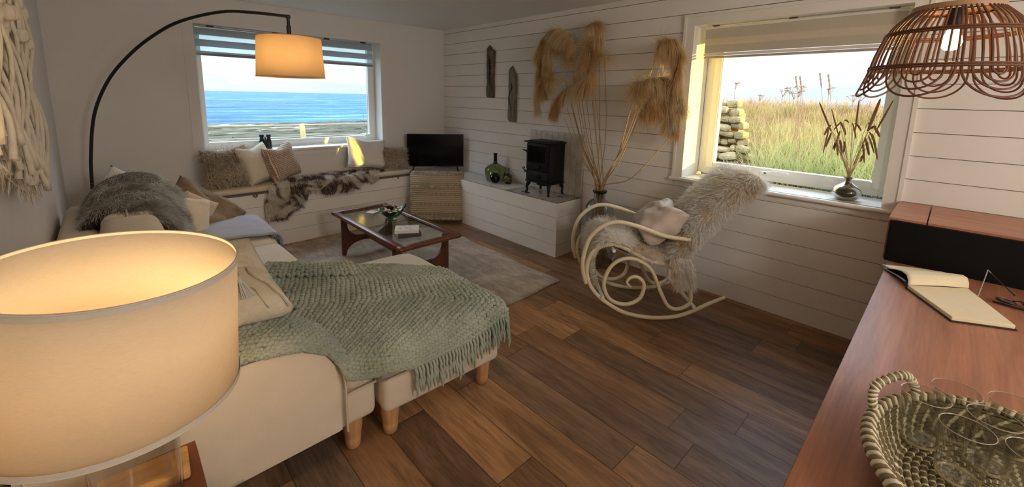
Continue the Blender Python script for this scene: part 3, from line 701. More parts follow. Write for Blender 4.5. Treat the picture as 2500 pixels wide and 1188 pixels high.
# ---- chunky knitted throw
def sofa_h(x, y):
    """height of what the throw lies on, smooth"""
    def ss(a, b, t): t = max(0, min(1, (t - a) / (b - a))); return t * t * (3 - 2 * t)
    seat = .468 + .03 * max(0, 1 - ((x - 1.08) / .4) ** 2) * max(0, 1 - ((y - 2.06) / .56) ** 2) * ss(.7, .85, x)
    armz = float(np.interp(x, [-.1, .3, .44, .535, .585, .605, .63], [.655, .650, .634, .585, .52, .47, .44]))
    t = 1 - ss(1.74, 1.92, y)
    t2 = 1 - ss(.60, .70, x)
    return seat + (max(armz, seat) - seat) * t * t2
XE, YE = 1.452, 1.528
def drape(s, t, lift=.012):
    """s,t in metres on the flat; past the stool edge the knit turns down"""
    x, y = s, t; dz = 0
    q_ = max(0, min(1, (x - .62) / .2)); ye = YE + .055 * (1 - q_ * q_ * (3 - 2 * q_))
    if x > XE - .05:
        d = x - (XE - .05)
        if d < .08: x = XE - .05 + .05 * math.sin(d / .08 * PI / 2); dz -= .05 * (1 - math.cos(d / .08 * PI / 2))
        else: x = XE + .005; dz -= .05 + (d - .08)
    if y < ye + .05:
        d = ye + .05 - y
        if d < .08: y = ye + .05 - .05 * math.sin(d / .08 * PI / 2); dz -= .05 * (1 - math.cos(d / .08 * PI / 2))
        else: y = ye - .004; dz -= .05 + (d - .08)
    z = sofa_h(min(x, XE - .03), max(y, ye + .03)) + dz + lift + .006 * nz(s * 5, t * 5, 2) + .004 * nz(s * 14, t * 14, 9)
    return Vector((x, y, z))
# outline of the throw on the flat (metres): fringed edge from Bc to Ac
Q00, Q10, Q11, Q01 = (-.02, 1.42), (.86, 1.38), (1.52, 1.78), (.62, 2.86)
E1 = [(0, .88, 1.42), (.35, 1.2, 1.42), (.62, 1.47, 1.48), (.8, 1.535, 1.72), (1, 1.49, 2.02)]
E0 = [(0, -.02, 1.62), (1, .60, 2.87)]
BT = [(0, -.02, 1.575), (.35, .3, 1.565), (.6, .55, 1.55), (.78, .70, 1.48), (1, .88, 1.42)]
def itp(tb, t): return float(np.interp(t, [q[0] for q in tb], [q[1] for q in tb])), float(np.interp(t, [q[0] for q in tb], [q[2] for q in tb]))
def quad(u, v):
    a_, b_ = itp(E0, v), itp(E1, v); c_ = itp(BT, u); l0 = (-.02 + .90 * u, 1.62 - .20 * u)
    s = (1 - u) * a_[0] + u * b_[0] + (1 - v) ** 2 * (c_[0] - l0[0]); t = (1 - u) * a_[1] + u * b_[1] + (1 - v) ** 2 * (c_[1] - l0[1])
    return s, t
wool = fur_mat('sage_wool', [(.35, (128, 142, 122)), (.55, (152, 164, 142)), (.7, (176, 186, 166))], 3, .4, trl=.0)
wool2 = N('sage_wool_yarn'); v = wool2.coord(); f = wool2.noise(v, 5, 3); fb = wool2.noise(wool2.coord((1, 1, 1)), 420, 3)
wool2.set(col=wool2.mixc(.35, wool2.ramp(f, [(.35, lin((152, 162, 144))), (.65, lin((184, 190, 172)))]), wool2.ramp(fb, [(.3, (.35, .38, .32)), (.7, (1, 1, 1))]), 'MULTIPLY'), rough=.95, sheen=.3); wool2.bump(fb, .5, .003)
throw = thing('knitted_throw', 'chunky sage green knitted throw with fringed edge over the footstool and sofa arm', 'throw')
th_base = MB().grid(lambda u, v: tuple(drape(*quad(u, v), lift=.004)), 70, 70)
obj('backing', th_base, plain('dark_sage_wool', (64, 74, 62), .95), throw, sharp=180)
def stitches(fn, nu, nv, mb, rad=.0075):
    for i in range(nu):
        for j in range(nv):
            u, v = (i + .5) / nu, (j + .5) / nv
            u += rng.uniform(-.1, .1) / nu; v += rng.uniform(-.12, .12) / nv
            sg = 1 if i % 2 else -1; du, dv = .62 / nu, .42 / nv
            a_ = fn(min(1, max(0, u - du * .75)), min(1, max(0, v - dv * sg * 1.0))); b_ = fn(min(1, max(0, u + du * .75)), min(1, max(0, v + dv * sg * 1.0)))
            a_, b_ = Vector(a_), Vector(b_); c_ = (a_ + b_) / 2; ax = b_ - a_
            if ax.length < 1e-5: continue
            p0 = Vector(fn(min(1, u + .004), v)) - c_; p1 = Vector(fn(u, min(1, v + .004))) - c_
            nn = (Vector(fn(min(.999, u + .01), v)) - Vector(fn(max(0, u - .01), v))).cross(Vector(fn(u, min(.999, v + .01))) - Vector(fn(u, max(0, v - .01))))
            nn = nn.normalized() if nn.length > 1e-9 else Vector((0, 0, 1))
            k = ax * .5; r_ = rad * rng.uniform(.85, 1.15)
            mb.tube([c_ - k * 1.05 - nn * .003, c_ - k * .55 + nn * .003, c_ + nn * .0065, c_ + k * .55 + nn * .003, c_ + k * 1.05 - nn * .003], [r_ * .45, r_ * .95, r_, r_ * .95, r_ * .45], 6)
mb = MB(); stitches(lambda u, v: drape(*quad(u, v), lift=.011), 54, 50, mb, .0115)
obj('knit', mb, wool2.m, throw, sharp=180)
# rolled selvedge folds at the near and far edges
mb = MB()
def fold(u, v):
    s, t = quad(u * .42, .86 + .16 * v); s += .03; t -= .05
    p = drape(s, t, .03 + .012 * math.sin(v * PI)); return p
stitches(fold, 22, 7, mb, .012)
def fold2(u, v):
    s, t = (.50 + .30 * u, 2.66 + .16 * v - .1 * u); return Vector((s, t, sofa_h(s, t) + .022 + .03 * abs(math.sin(u * 9)) * math.sin(v * PI)))
stitches(fold2, 13, 7, mb, .012)
obj('folded_edge', mb, wool2.m, throw, sharp=180); mb = MB()
def edge_roll(u, v):
    an = v * 2 * PI; s, t = quad(u, .006); p = drape(s, t, .018); return p + Vector((0, .016 * math.cos(an), .016 * math.sin(an)))
stitches(edge_roll, 56, 5, mb, .0105)
obj('folded_edge', mb, wool2.m, throw, sharp=180)
mb = MB()
for k in range(50):
    v = (k + .5) / 50; s, t = quad(1, v); p = drape(s, t, .006)
    dv = Vector((.55, -.35, -.2)) if p.z > .44 else Vector((.08, -.04, -1))
    ln = rng.uniform(.12, .175); pts = [p]; d = Vector((dv.x, dv.y, dv.z)).normalized()
    for q in range(5):
        nx = pts[-1] + d * ln / 5 + Vector((rng.uniform(-.003, .003), rng.uniform(-.003, .003), 0))
        # keep outside the stool sides
        if nx.x < XE + .012 and nx.y > YE - .008 and nx.z < .45: nx.x, nx.y = (XE + .012, nx.y) if (XE - nx.x) < (nx.y - YE) else (nx.x, YE - .012)
        pts.append(nx); d = (d + Vector((0, 0, -1.1))).normalized()
    mb2 = MB()
    for q in range(2):
        off = Vector((.004 * math.cos(q * PI), .004 * math.sin(q * PI), 0)); tw = [pt + Vector((.003 * math.cos(i * 2 + q * PI), .003 * math.sin(i * 2 + q * PI), 0)) + off * .3 for i, pt in enumerate(pts)]
        mb2.tube(tw, [.0062, .007, .0066, .0066, .0062, .003], 6, 3)
    obj('tassel', mb2, wool2.m, throw, sharp=180)

# ---- cushions and throws on the sofa
M_velvet = fur_mat('brown_velvet', [(.35, (128, 108, 86)), (.6, (160, 140, 116))], 3, .4, trl=0)
M_fleece = cloth('cream_fleece', (228, 218, 196), .03, 150, .5); M_pink = cloth('rosy_linen', (206, 182, 166), .06, 240, .4)
pillow('cushion', 'crumpled brown velvet cushion leaning diagonally at the far end of the sofa', 'cushion', A(440, 415, 'y', 4.30), A(588, 524, 'y', 4.20), A(395, 500, 'y', 3.98), .16, M_velvet, wr=.014, seed=11, chop=.01)
pillow('cushion', 'brown velvet cushion between the grey fur throw and the diagonal brown cushion', 'cushion', A(352, 448, 'y', 4.32), A(452, 452, 'y', 4.36), A(380, 560, 'y', 4.1), .14, M_velvet, wr=.012, seed=12)
pillow('cushion', 'rosy linen cushion peeping out behind the cream fleece cushion', 'cushion', A(447, 452, 'y', 4.05), A(520, 500, 'y', 4.05), A(425, 545, 'y', 3.9), .12, M_pink, seed=13)
pillow('cushion', 'cream fleece cushion propped at the far end of the sofa seat', 'cushion', A(411, 476, 'y', 3.95), A(508, 490, 'y', 3.98), A(410, 585, 'y', 3.78), .19, M_fleece, seed=14, wr=.004, conc=.05, chop=.0)
pillow('cushion', 'pale grey cushion whose tip shows behind the grey fur throw', 'cushion', A(292, 414, 'y', 4.30), A(345, 447, 'y', 4.30), A(250, 520, 'y', 4.2), .12, linen_white, seed=15, size=(.34, .38))
# tasselled cushion on the near arm
TA = N('cream_slub_cotton'); v = TA.coord(); fz = TA.noise(v, 8, 4, .6, 1.2)
TA.set(col=TA.ramp(fz, [(.3, lin((206, 192, 160))), (.6, lin((228, 218, 194)))]), rough=.95); TA.bump(TA.math('ADD', TA.noise(TA.coord((1, 1, 5)), 60, 3), fz), .6, .006)
TLc, TRc, BLc = Vector((-.06, 2.20, .835)), Vector((.37, 2.19, .80)), Vector((.07, 1.82, .66))
tp = pillow('cushion', 'cream cotton cushion with ruffled seams and a white tassel on the near sofa arm', 'cushion', TLc, TRc, BLc, .19, TA.m, seed=16, wr=.009, conc=.05, size=(.50, .50))
mb = MB(); 
def pf(u, v, off=.0):
    th_ = .100 * (max(0, (1 - u ** 4) * (1 - v ** 4))) ** .45; return Vector((.25 * u, -th_ - off, .26 * v))
wig = lambda L: [pf(u + .02 * math.sin(9 * i), v + .02 * math.cos(7 * i), .003) for i, (u, v) in enumerate(L)]
mb.tube(wig([(-.9, .30), (-.5, .28), (-.1, .22), (.2, .16), (.42, .08), (.56, -.02), (.60, -.18), (.66, -.36), (.74, -.5), (.80, -.64), (.84, -.8), (.92, -.93)]), .0075, 6, 5)
mb.tube(wig([(.05, .02), (.2, .05), (.34, -.02), (.42, -.14), (.40, -.26), (.36, -.34)]), .006, 6, 5)
mb.tube(wig([(-.8, -.1), (-.3, -.05), (.05, -.14), (.24, -.26), (.36, -.34), (.5, -.5), (.56, -.7), (.6, -.9)]), .0045, 6, 5)
obj('ruffle', mb, TA.m, tp)
mb = MB(); base = pf(.38, -.36, .014)
mb.tube([base + Vector((0, -.004, .02)), base, base - Vector((0, 0, .012))], [.006, .009, .008], 8)
for k in range(26):
    a_ = rng.uniform(0, 2 * PI); r_ = rng.uniform(.002, .008); mb.tube([base + Vector((r_ * math.cos(a_), -.004 + r_ * .5 * math.sin(a_), -.008)), base + Vector((r_ * 2.4 * math.cos(a_), .0 + r_ * math.sin(a_), -.05)), base + Vector((r_ * 3.2 * math.cos(a_), .004 + r_ * math.sin(a_), -.088))], .0018, 4)
obj('tassel', mb, linen_white, tp)

# grey fur throw saddled over the sofa back at its far end
furthrow = thing('fur_throw', 'grey and brown faux fur throw heaped over the sofa back', 'throw')
sil = [((-.22, .42), (-.20, .40)), ((-.215, .66), (-.19, .70)), ((-.13, .80), (-.10, .88)), ((.0, .845), (.08, .965)), ((.12, .82), (.24, .93)), ((.22, .735), (.36, .80)), ((.28, .60), (.43, .64)), ((.31, .50), (.46, .50))]
def ft(u, v):
    q = u * (len(sil) - 1); i = min(int(q), len(sil) - 2); f = q - i; f = f
    n_ = [Vector((sil[j][0][0], 0, sil[j][0][1])) for j in (max(0, i - 1), i, i + 1, min(len(sil) - 1, i + 2))]
    fr = [Vector((sil[j][1][0], 0, sil[j][1][1])) for j in (max(0, i - 1), i, i + 1, min(len(sil) - 1, i + 2))]
    cr_ = lambda a, b, c, d, t: .5 * ((2 * b) + (c - a) * t + (2 * a - 5 * b + 4 * c - d) * t * t + (3 * b - a - 3 * c + d) * t ** 3)
    pn, pf_ = cr_(*n_, f), cr_(*fr, f); p = pn * (1 - v) + pf_ * v
    y = 3.42 + .72 * v + .05 * math.sin(u * 7)
    # rounded near lip and falling far side
    lip = max(0, 1 - v / .16); p.z -= .05 * lip ** 2; p.z -= .25 * max(0, (v - .85) / .15) ** 2
    k = .018 * nz(u * 5, v * 3, 4)
    return (p.x, y, p.z + k + .012 * math.sin(v * 14 + u * 5))
ftb = MB().grid(ft, 44, 34)
greyfur = fur_mat('grey_brown_faux_fur', [(.34, (142, 130, 116)), (.45, (184, 178, 168)), (.56, (214, 214, 208)), (.68, (234, 236, 232))], 4.5, 1.0)
obj('hide', ftb, cloth('grey_fur_backing', (112, 106, 96)), furthrow, sharp=180)
P, Nn = sample(ftb, 26000); Nn[Nn[:, 2] < 0] *= -1
D = Nn * .35 + np.array([.25, -.8, -.45]) + rng.normal(size=Nn.shape) * .22
strands('fur', P, D, .05, .003, greyfur, furthrow, 3, .35, .35)
# dark under-lip of the same throw
P = np.array([ft(rng.random(), rng.uniform(0, .06)) for _ in range(5000)]); D = np.tile((.1, -.5, -1.0), (5000, 1)) + rng.normal(size=(5000, 3)) * .3
strands('fur', P, D, .075, .003, fur_mat('dark_brown_fur', [(.4, (74, 60, 48)), (.6, (112, 96, 80))], 8), furthrow, 3, .3, .4)
# lilac grey blanket over the far seat
M_bl = cloth('lilac_grey_knit', (172, 172, 184), .04, 220, .5)
def blank(u, v):
    s = .30 + .62 * u; y = 3.48 + .62 * v - .06 * u + .02 * math.sin(u * 6)
    top = .492 + .012 * (1 - ((u - .4) / .6) ** 2); d = max(0, s - .815)
    x = s if d == 0 else .815 + .045 * math.sin(min(1, d / .06) * PI / 2); z = top - (0 if d == 0 else (.045 * (1 - math.cos(min(1, d / .06) * PI / 2)) + max(0, d - .06)))
    return (x + .006 * nz(u * 4, v * 6), y, z + .006 * nz(u * 6, v * 5, 2))
bk = thing('blanket', 'folded lilac grey knit blanket lying over the far seat of the sofa', 'blanket')
o = obj('cloth', MB().grid(blank, 40, 30), M_bl, bk, sharp=180); mo = o.modifiers.new('s', 'SOLIDIFY'); mo.thickness = .016; mo.offset = 1
P = np.array([blank(1, rng.random()) for _ in range(420)] + [blank(rng.uniform(.8, 1), 0) for _ in range(120)]); D = np.tile((.35, -.1, -1), (len(P), 1)) + rng.normal(size=(len(P), 3)) * .2
strands('fringe', P, D, .05, .004, fur_mat('lilac_fringe', [(.4, (160, 160, 166)), (.6, (188, 188, 192))], 9), bk, 3)

# ================================================================== RUG, COFFEE TABLE
RG = N('taupe_viscose_rug'); v = RG.coord(); f1_ = RG.noise(v, 2.2, 5, .6, 1.6); f2_ = RG.noise(RG.coord((1, .25, 1), rot=(0, 0, .5)), 22, 5, .7, 1)
RG.set(col=RG.ramp(RG.math('ADD', RG.math('MULTIPLY', f1_, .55), RG.math('MULTIPLY', f2_, .45)), [(.36, lin((122, 104, 88))), (.5, lin((160, 142, 120))), (.62, lin((196, 178, 154)))]), rough=.8, sheen=.3)
RG.bump(f2_, .7, .01)
def rug(u, v):
    x = .86 + (1.80 + .10 * v) * u; y = 2.155 + 2.36 * v
    x += .012 * math.sin(y * 9) * (u > .95); y += .012 * math.sin(x * 8) * (v < .05)
    z = .012 + (.018 * max(0, nz(x * 2.6, y * 1.2, 1) + .15) + .022 * max(0, .35 - abs(nz(x * 3.2 + .6 * y, y * 1.1, 5))) ** 1.3) * min(1, (1 - u) * 14) * min(1, v * 14) + .006 * abs(nz(x * 5, y * 3, 8))
    return (x, y, z)
rg = obj('rug', MB().grid(rug, 90, 110), RG.m, sharp=180); tag(rg, 'crumpled taupe rug lying under the coffee table', 'rug')
mo = rg.modifiers.new('s', 'SOLIDIFY'); mo.thickness = .011; mo.offset = -1

M_teak = wood('oiled_teak', (74, 38, 22), (124, 70, 42), 'y', 26, .32, .08); M_teakz = wood('teak_upright', (62, 32, 20), (100, 56, 34), 'z', 26, .35, .08)
ct = thing('coffee_table', 'mid-century teak coffee table with glass top and curved legs on the rug', 'table', (1.765, 3.39, .014))
HW, HL = .285, .67; ztp = .406
def rail(x0, y0, x1, y1, L_):
    return None
mb = MB()
for sx_ in (-1, 1): mb.rbox((sx_ * (HW - .028), 0, ztp - .018), (.056, 2 * HL - .02, .036), .014, 6)
for sy_ in (-1, 1): mb.rbox((0, sy_ * (HL - .03), ztp - .018), (2 * HW - .02, .060, .036), .014, 6)
for sx_ in (-1, 1):
    for sy_ in (-1, 1): mb.rbox((sx_ * (HW - .03), sy_ * (HL - .032), ztp - .018), (.066, .068, .038), .016, 6)
obj('top_frame', mb, M_teak, ct)
obj('inner_ledge', MB().box(-HW + .05, -HW + .066, -HL + .05, HL - .05, ztp - .026, ztp - .012).box(HW - .066, HW - .05, -HL + .05, HL - .05, ztp - .026, ztp - .012), M_teak, ct, smooth=False)
obj('glass_top', MB().box(-HW + .052, HW - .052, -HL + .056, HL - .056, ztp - .011, ztp - .003), pane('table_glass', (.93, .97, .95)), ct, smooth=False)
def leg_outline(sg):
    # profile in the plane across the table; curved bracket from the foot up to the rail and across to the centre stretcher
    o_ = [(.0, 0), (.0, .372), (.05, .372)]
    o_ += [(.052 + .145 * (1 - math.cos(t)) ** 1.0, .30 - .125 * math.sin(t)) for t in [k * PI / 2 / 10 for k in range(1, 11)]]
    o_ += [(.245, .172), (.245, .128)]
    o_ += [(.20 - .165 * math.sin(t), .122 - .115 * (1 - math.cos(t))) for t in [k * PI / 2 / 9 for k in range(0, 10)]]
    o_ += [(.034, 0)]
    return [(sg * x, z) for x, z in o_]
for y in (-.50, .50):
    for sg in (-1, 1):
        o = obj('leg', MB().prism(leg_outline(-sg), .032), M_teakz, ct, bevel=.003, sharp=30); o.location = (sg * .258, y, 0)
obj('stretcher', MB().rbox((-.0, 0, .155), (.03, 1.0, .04), .006, 4).rbox((0, -.5, .15), (.05, .05, .06), .005, 3).rbox((0, .5, .15), (.05, .05, .06), .005, 3), M_teak, ct)
gz = .414 + .003
GG = glassm('green_pressed_glass', (120, 160, 118), .03)
bw = thing('glass_bowl', 'green pressed glass bowl with a lip full of shells on the coffee table', 'bowl', (1.79, 3.43, gz))
prof = [(.001, .0), (.045, .0), (.042, .012), (.035, .02), (.05, .035), (.085, .06), (.108, .09), (.118, .105), (.112, .106), (.10, .09), (.078, .063), (.045, .042), (.001, .038)]
mb = MB().lathe(prof, 36); mb.v = [(x * (1 + .10 * max(0, math.cos(math.atan2(y, x) + .55)) ** 6 * (z > .08)), y * (1 + .10 * max(0, math.cos(math.atan2(y, x) + .55)) ** 6 * (z > .08)), z + (.045 * max(0, math.cos(math.atan2(y, x) + .55)) ** 8 if z > .08 else 0) + (.006 * math.sin(math.atan2(y, x) * 9) if z > .085 else 0)) for x, y, z in mb.v]
obj('bowl', mb, GG, bw)
M_shell = plain('bleached_shell', (226, 216, 196), .5, .12, 30)
for k in range(34):
    a_ = rng.uniform(0, 2 * PI); r_ = .072 * math.sqrt(rng.random()); s_ = rng.uniform(.010, .018)
    prof_s = [(.0005, 0), (s_ * .6, s_ * .15), (s_, s_ * .5), (s_ * .8, s_ * .9), (s_ * .3, s_ * 1.25), (.0005, s_ * 1.4)]
    o = obj('seashell', MB().lathe(prof_s, 8, caps=False), M_shell); o.location = (1.79 + r_ * math.cos(a_), 3.43 + r_ * math.sin(a_), gz + .064 + .014 * (k % 3) + (r_ / .072) * .012); o.rotation_euler = (rng.uniform(-1, 1), rng.uniform(-1, 1), rng.uniform(0, 6))
    tag(o, 'small bleached shell in the green glass bowl', 'shell', 'shells in the green glass bowl')
tl = thing('tealight_dish', 'brown glass tealight dish sitting on the shells in the bowl', 'candle holder', (1.785, 3.45, gz + .10))
obj('dish', MB().lathe([(.001, 0), (.028, 0), (.036, .02), (.038, .026), (.034, .025), (.026, .006), (.001, .006)], 24), glassm('amber_glass', (120, 86, 50), .05), tl)
M_paper = plain('paper_edges', (226, 220, 208), .9, .03, 80)
def book(name, label, loc, rz, sz, cover, spine=None, group=None):
    b = thing(name, label, 'book', loc, (0, 0, rz), group); w_, l_, h_ = sz
    obj('cover', MB().box(-w_ / 2, w_ / 2, -l_ / 2, l_ / 2, 0, .0022).box(-w_ / 2, w_ / 2, -l_ / 2, l_ / 2, h_ - .0022, h_).box(-w_ / 2, -w_ / 2 + .003, -l_ / 2, l_ / 2, .002, h_ - .002), cover, b, smooth=False)
    obj('pages', MB().box(-w_ / 2 + .003, w_ / 2 - .003, -l_ / 2 + .003, l_ / 2 - .003, .0022, h_ - .0022), M_paper, b, smooth=False)
    return b
CW = plain('white_book_cover', (232, 230, 224), .5, .02); M_ink = plain('blue_grey_ink', (150, 158, 168), .8)
b1 = book('book', 'dark purple-grey book lying under the white book on the coffee table', (1.690, 2.965, gz), math.radians(70), (.125, .185, .030), plain('plum_cover', (70, 60, 66), .5))
mb = MB().box(.02, .058, -.086, .086, .0301, .0304); obj('title_band', mb, plain('grey_cover_band', (170, 166, 160), .6), b1, smooth=False)
for k, (x, y, w_) in enumerate(((.0, -.05, .03), (.0, .0, .04), (-.02, -.02, .02))): obj('title', MB().box(x - .006, x + .003, y, y + w_, .0301, .0306), plain('pale_lettering', (200, 196, 190), .7), b1, smooth=False)
b2 = book('book', 'white book with pale blue cover drawing, lying on top of the dark book', (1.695, 2.995, gz + .0305), math.radians(58), (.14, .19, .026), CW)
mb = MB()
for k in range(9):
    x, y = rng.uniform(-.045, .02), rng.uniform(-.06, .05); mb.tube([(x, y, .0265), (x + rng.uniform(-.01, .015), y + rng.uniform(.004, .018), .0265), (x + rng.uniform(0, .02), y + rng.uniform(.01, .03), .0265)], .0012, 4, 3)
obj('cover_drawing', mb, M_ink, b2)
mb = MB()
for k in range(11):
    if k == 5: continue
    y = -.065 + k * .0122; mb.box(.048, .058, y, y + .0075, .0261, .0265)
obj('cover_lettering', mb, M_ink, b2, smooth=False)
cs = thing('coaster', 'stack of pale slate coasters by the far end of the coffee table', 'coaster', (1.735, 3.72, gz), (0, 0, .5))
for k in range(3): obj('tile', MB().rbox((.002 * k, 0, .005 + .009 * k), (.09, .09, .008), .002, 3), plain('pale_coaster', (205, 206, 204), .6), cs)

# ================================================================== TELEVISION, STOVE, BOTTLES
tv = thing('television', 'small flat black television standing across the corner', 'television', (3.10, 4.70, .544), (0, 0, math.atan2(-.60, .80)))
TW, TH_ = .735, .43
obj('bezel', MB().rbox((0, 0, .075 + TH_ / 2), (TW, .028, TH_), .006, 6), M_glosblack, tv)
obj('screen', MB().rbox((0, -.0142, .083 + TH_ / 2), (TW - .018, .002, TH_ - .032), .001, 3), M_screen, tv)
obj('back_housing', MB().rbox((0, .034, .075 + TH_ * .38), (TW * .62, .045, TH_ * .6), .015, 6), M_glosblack, tv)
for sx_ in (-1, 1): obj('foot', MB().tube([(sx_ * .28, 0, .08), (sx_ * .30, -.09, .006), (sx_ * .30, -.10, .004)], .006, 6).tube([(sx_ * .28, 0, .08), (sx_ * .30, .07, .006)], .006, 6), M_glosblack, tv)
obj('logo_plate', MB().box(-.02, .02, -.0162, -.0145, .078, .084), plain('grey_plate', (90, 90, 92), .4), tv, smooth=False)

st = thing('wood_stove', 'small black cast iron wood stove on four legs at the end of the plinth', 'stove', (3.325, 2.955, .544))
# local: front faces -x ; body spans y
bw_, bd, z0, z1 = .335, .235, .125, .54
obj('body', MB().rbox((0, 0, (z0 + z1) / 2), (bd, bw_, z1 - z0), .01, 5), M_castiron, st)
obj('top_plate', MB().rbox((0, 0, .548), (bd + .045, bw_ + .045, .014), .005, 6).rbox((0, 0, .558), (bd - .02, bw_ - .03, .01), .004, 5), M_castiron, st)
obj('base_skirt', MB().rbox((0, 0, .128), (bd + .014, bw_ + .014, .02), .005, 4), M_castiron, st)
dr = obj('door', MB().rbox((-bd / 2 - .008, 0, .39), (.022, bw_ - .03, .27), .006, 5), M_castiron, st)
obj('door_glass', MB().rbox((-bd / 2 - .0185, .005, .425), (.004, bw_ - .10, .165), .0015, 3), M_screen, dr)
obj('window_frame', MB().tube([(-bd / 2 - .018, y, z) for y, z in ((-.122, .335), (.128, .335), (.128, .512), (-.122, .512))], .006, 6, closed=True), M_castiron, dr)
mb = MB().lathe([(.001, 0), (.026, 0), (.028, .01), (.02, .014), (.012, .03), (.001, .032)], 20, Matrix.Translation((-bd / 2 - .018, -.015, .293)) @ Matrix.Rotation(-PI / 2, 4, 'Y')); obj('air_knob', mb, M_castiron, dr)
dr2 = obj('ash_door', MB().rbox((-bd / 2 - .008, 0, .195), (.02, bw_ - .03, .10), .006, 4), M_castiron, st)
mb = MB().lathe([(.001, 0), (.024, 0), (.026, .01), (.018, .014), (.011, .026), (.001, .028)], 20, Matrix.Translation((-bd / 2 - .017, -.02, .195)) @ Matrix.Rotation(-PI / 2, 4, 'Y')); obj('air_knob', mb, M_castiron, dr2)
mb = MB().tube([(-bd / 2 - .01, .15, .45), (-bd / 2 - .02, .18, .452), (-bd / 2 - .03, .20, .458)], [.008, .007, .005], 8, 3).rbox((-bd / 2 - .012, .155, .445), (.02, .02, .03), .005, 3); obj('door_handle', mb, M_castiron, st)
mb = MB().tube([(-bd / 2 - .01, .15, .235), (-bd / 2 - .02, .18, .24), (-bd / 2 - .025, .195, .262), (-bd / 2 - .02, .18, .27), (-bd / 2 - .016, .172, .255)], .005, 8, 4).rbox((-bd / 2 - .012, .165, .225), (.02, .04, .012), .004, 3); obj('latch', mb, M_castiron, st)
for sy_, y in ((-1, -.115), (1, .115)):
    obj('hinge', MB().tube([(-bd / 2 + .0, -.155, .30 + y), (-bd / 2 + .0, -.155, .335 + y)], .008, 8), M_castiron, st)
for sx_ in (-1, 1):
    for sy_ in (-1, 1):
        x, y = sx_ * (bd / 2 - .022), sy_ * (bw_ / 2 - .028)
        mb = MB().tube([(x, y, .13), (x + sx_ * .006, y + sy_ * .006, .10), (x + sx_ * .018, y + sy_ * .016, .06), (x + sx_ * .012, y + sy_ * .012, .03), (x + sx_ * .020, y + sy_ * .018, .012), (x + sx_ * .022, y + sy_ * .02, .0)], [.026, .022, .014, .011, .015, .013], 8, 3)
        obj('leg', mb, M_castiron, st)
obj('lower_tray', MB().rbox((-.02, .0, .10), (.10, .12, .03), .008, 4), M_castiron, st)
tg = tag(obj('poker', MB().tube([(0, 0, .006), (.0, -.10, .006), (.005, -.115, .012)], .005, 6, 2), M_castiron), 'short black stove tool lying by the front left foot of the stove', 'tool'); tg.location = (3.165, 3.14, .544)
tool = thing('grate_key', 'small wire key lying on the hearth slab in front of the stove', 'tool', (3.30, 2.68, .546), (0, 0, 1.2))
obj('wire', MB().tube([(0, 0, .002), (.05, 0, .002), (.06, .01, .002), (.055, .022, .002), (.045, .018, .002), (.05, .008, .002)], .0022, 6, 3), M_castiron, tool)

GB = glassm('bottle_green_glass', (140, 148, 92), .02); GB2 = glassm('dark_green_glass', (30, 46, 28), .03); GB3 = glassm('pale_olive_glass', (176, 180, 134), .02)
def hollow(prof, t=.003):
    inner = [(max(.0006, r_ - t), z + (t if i == 0 else 0)) for i, (r_, z) in enumerate(prof)][::-1]
    return prof + inner
def smoothprof(pr_, k=5):
    p, _ = cat([Vector((r_, 0, z)) for r_, z in pr_], [1] * len(pr_), k); return [(max(.0006, q.x), q.z) for q in p]
dj = thing('demijohn', 'round olive green glass bottle with a long dark neck on the plinth', 'bottle', (3.345, 3.78, .544))
obj('glass', MB().lathe(smoothprof([(.001, .006), (.085, .0), (.11, .03), (.128, .10), (.118, .155), (.07, .195), (.03, .215), (.021, .25), (.019, .315), (.018, .335)]) , 40, caps=False), GB, dj)
obj('lip', MB().lathe([(.018, .32), (.024, .322), (.025, .335), (.019, .338), (.014, .338)], 24), GB2, dj)
obj('neck_sleeve', MB().lathe([(.0225, .235), (.0205, .29), (.0198, .325)], 24, caps=False), GB2, dj)
fl = tag(obj('glass_float', MB().lathe([(.062 * math.sin(t) + .0006, .062 - .062 * math.cos(t)) for t in [k * PI / 20 for k in range(21)]], 32), GB2), 'dark green glass ball in front of the olive bottle on the plinth', 'glass ball'); fl.location = (3.235, 3.66, .544)
sb = thing('bottle', 'small pale olive glass bottle on the plinth between the dark ball and the stove', 'bottle', (3.345, 3.545, .544))
obj('glass', MB().lathe(smoothprof([(.001, .004), (.032, .0), (.046, .03), (.05, .065), (.036, .10), (.014, .118), (.0095, .14), (.009, .178)]), 32, caps=False), GB3, sb)
obj('lip', MB().lathe([(.009, .172), (.0125, .174), (.0125, .182), (.007, .182)], 20), GB3, sb)
obj('base_pool', MB().lathe([(.001, .003), (.031, .003), (.042, .024), (.001, .024)], 28), GB2, sb)

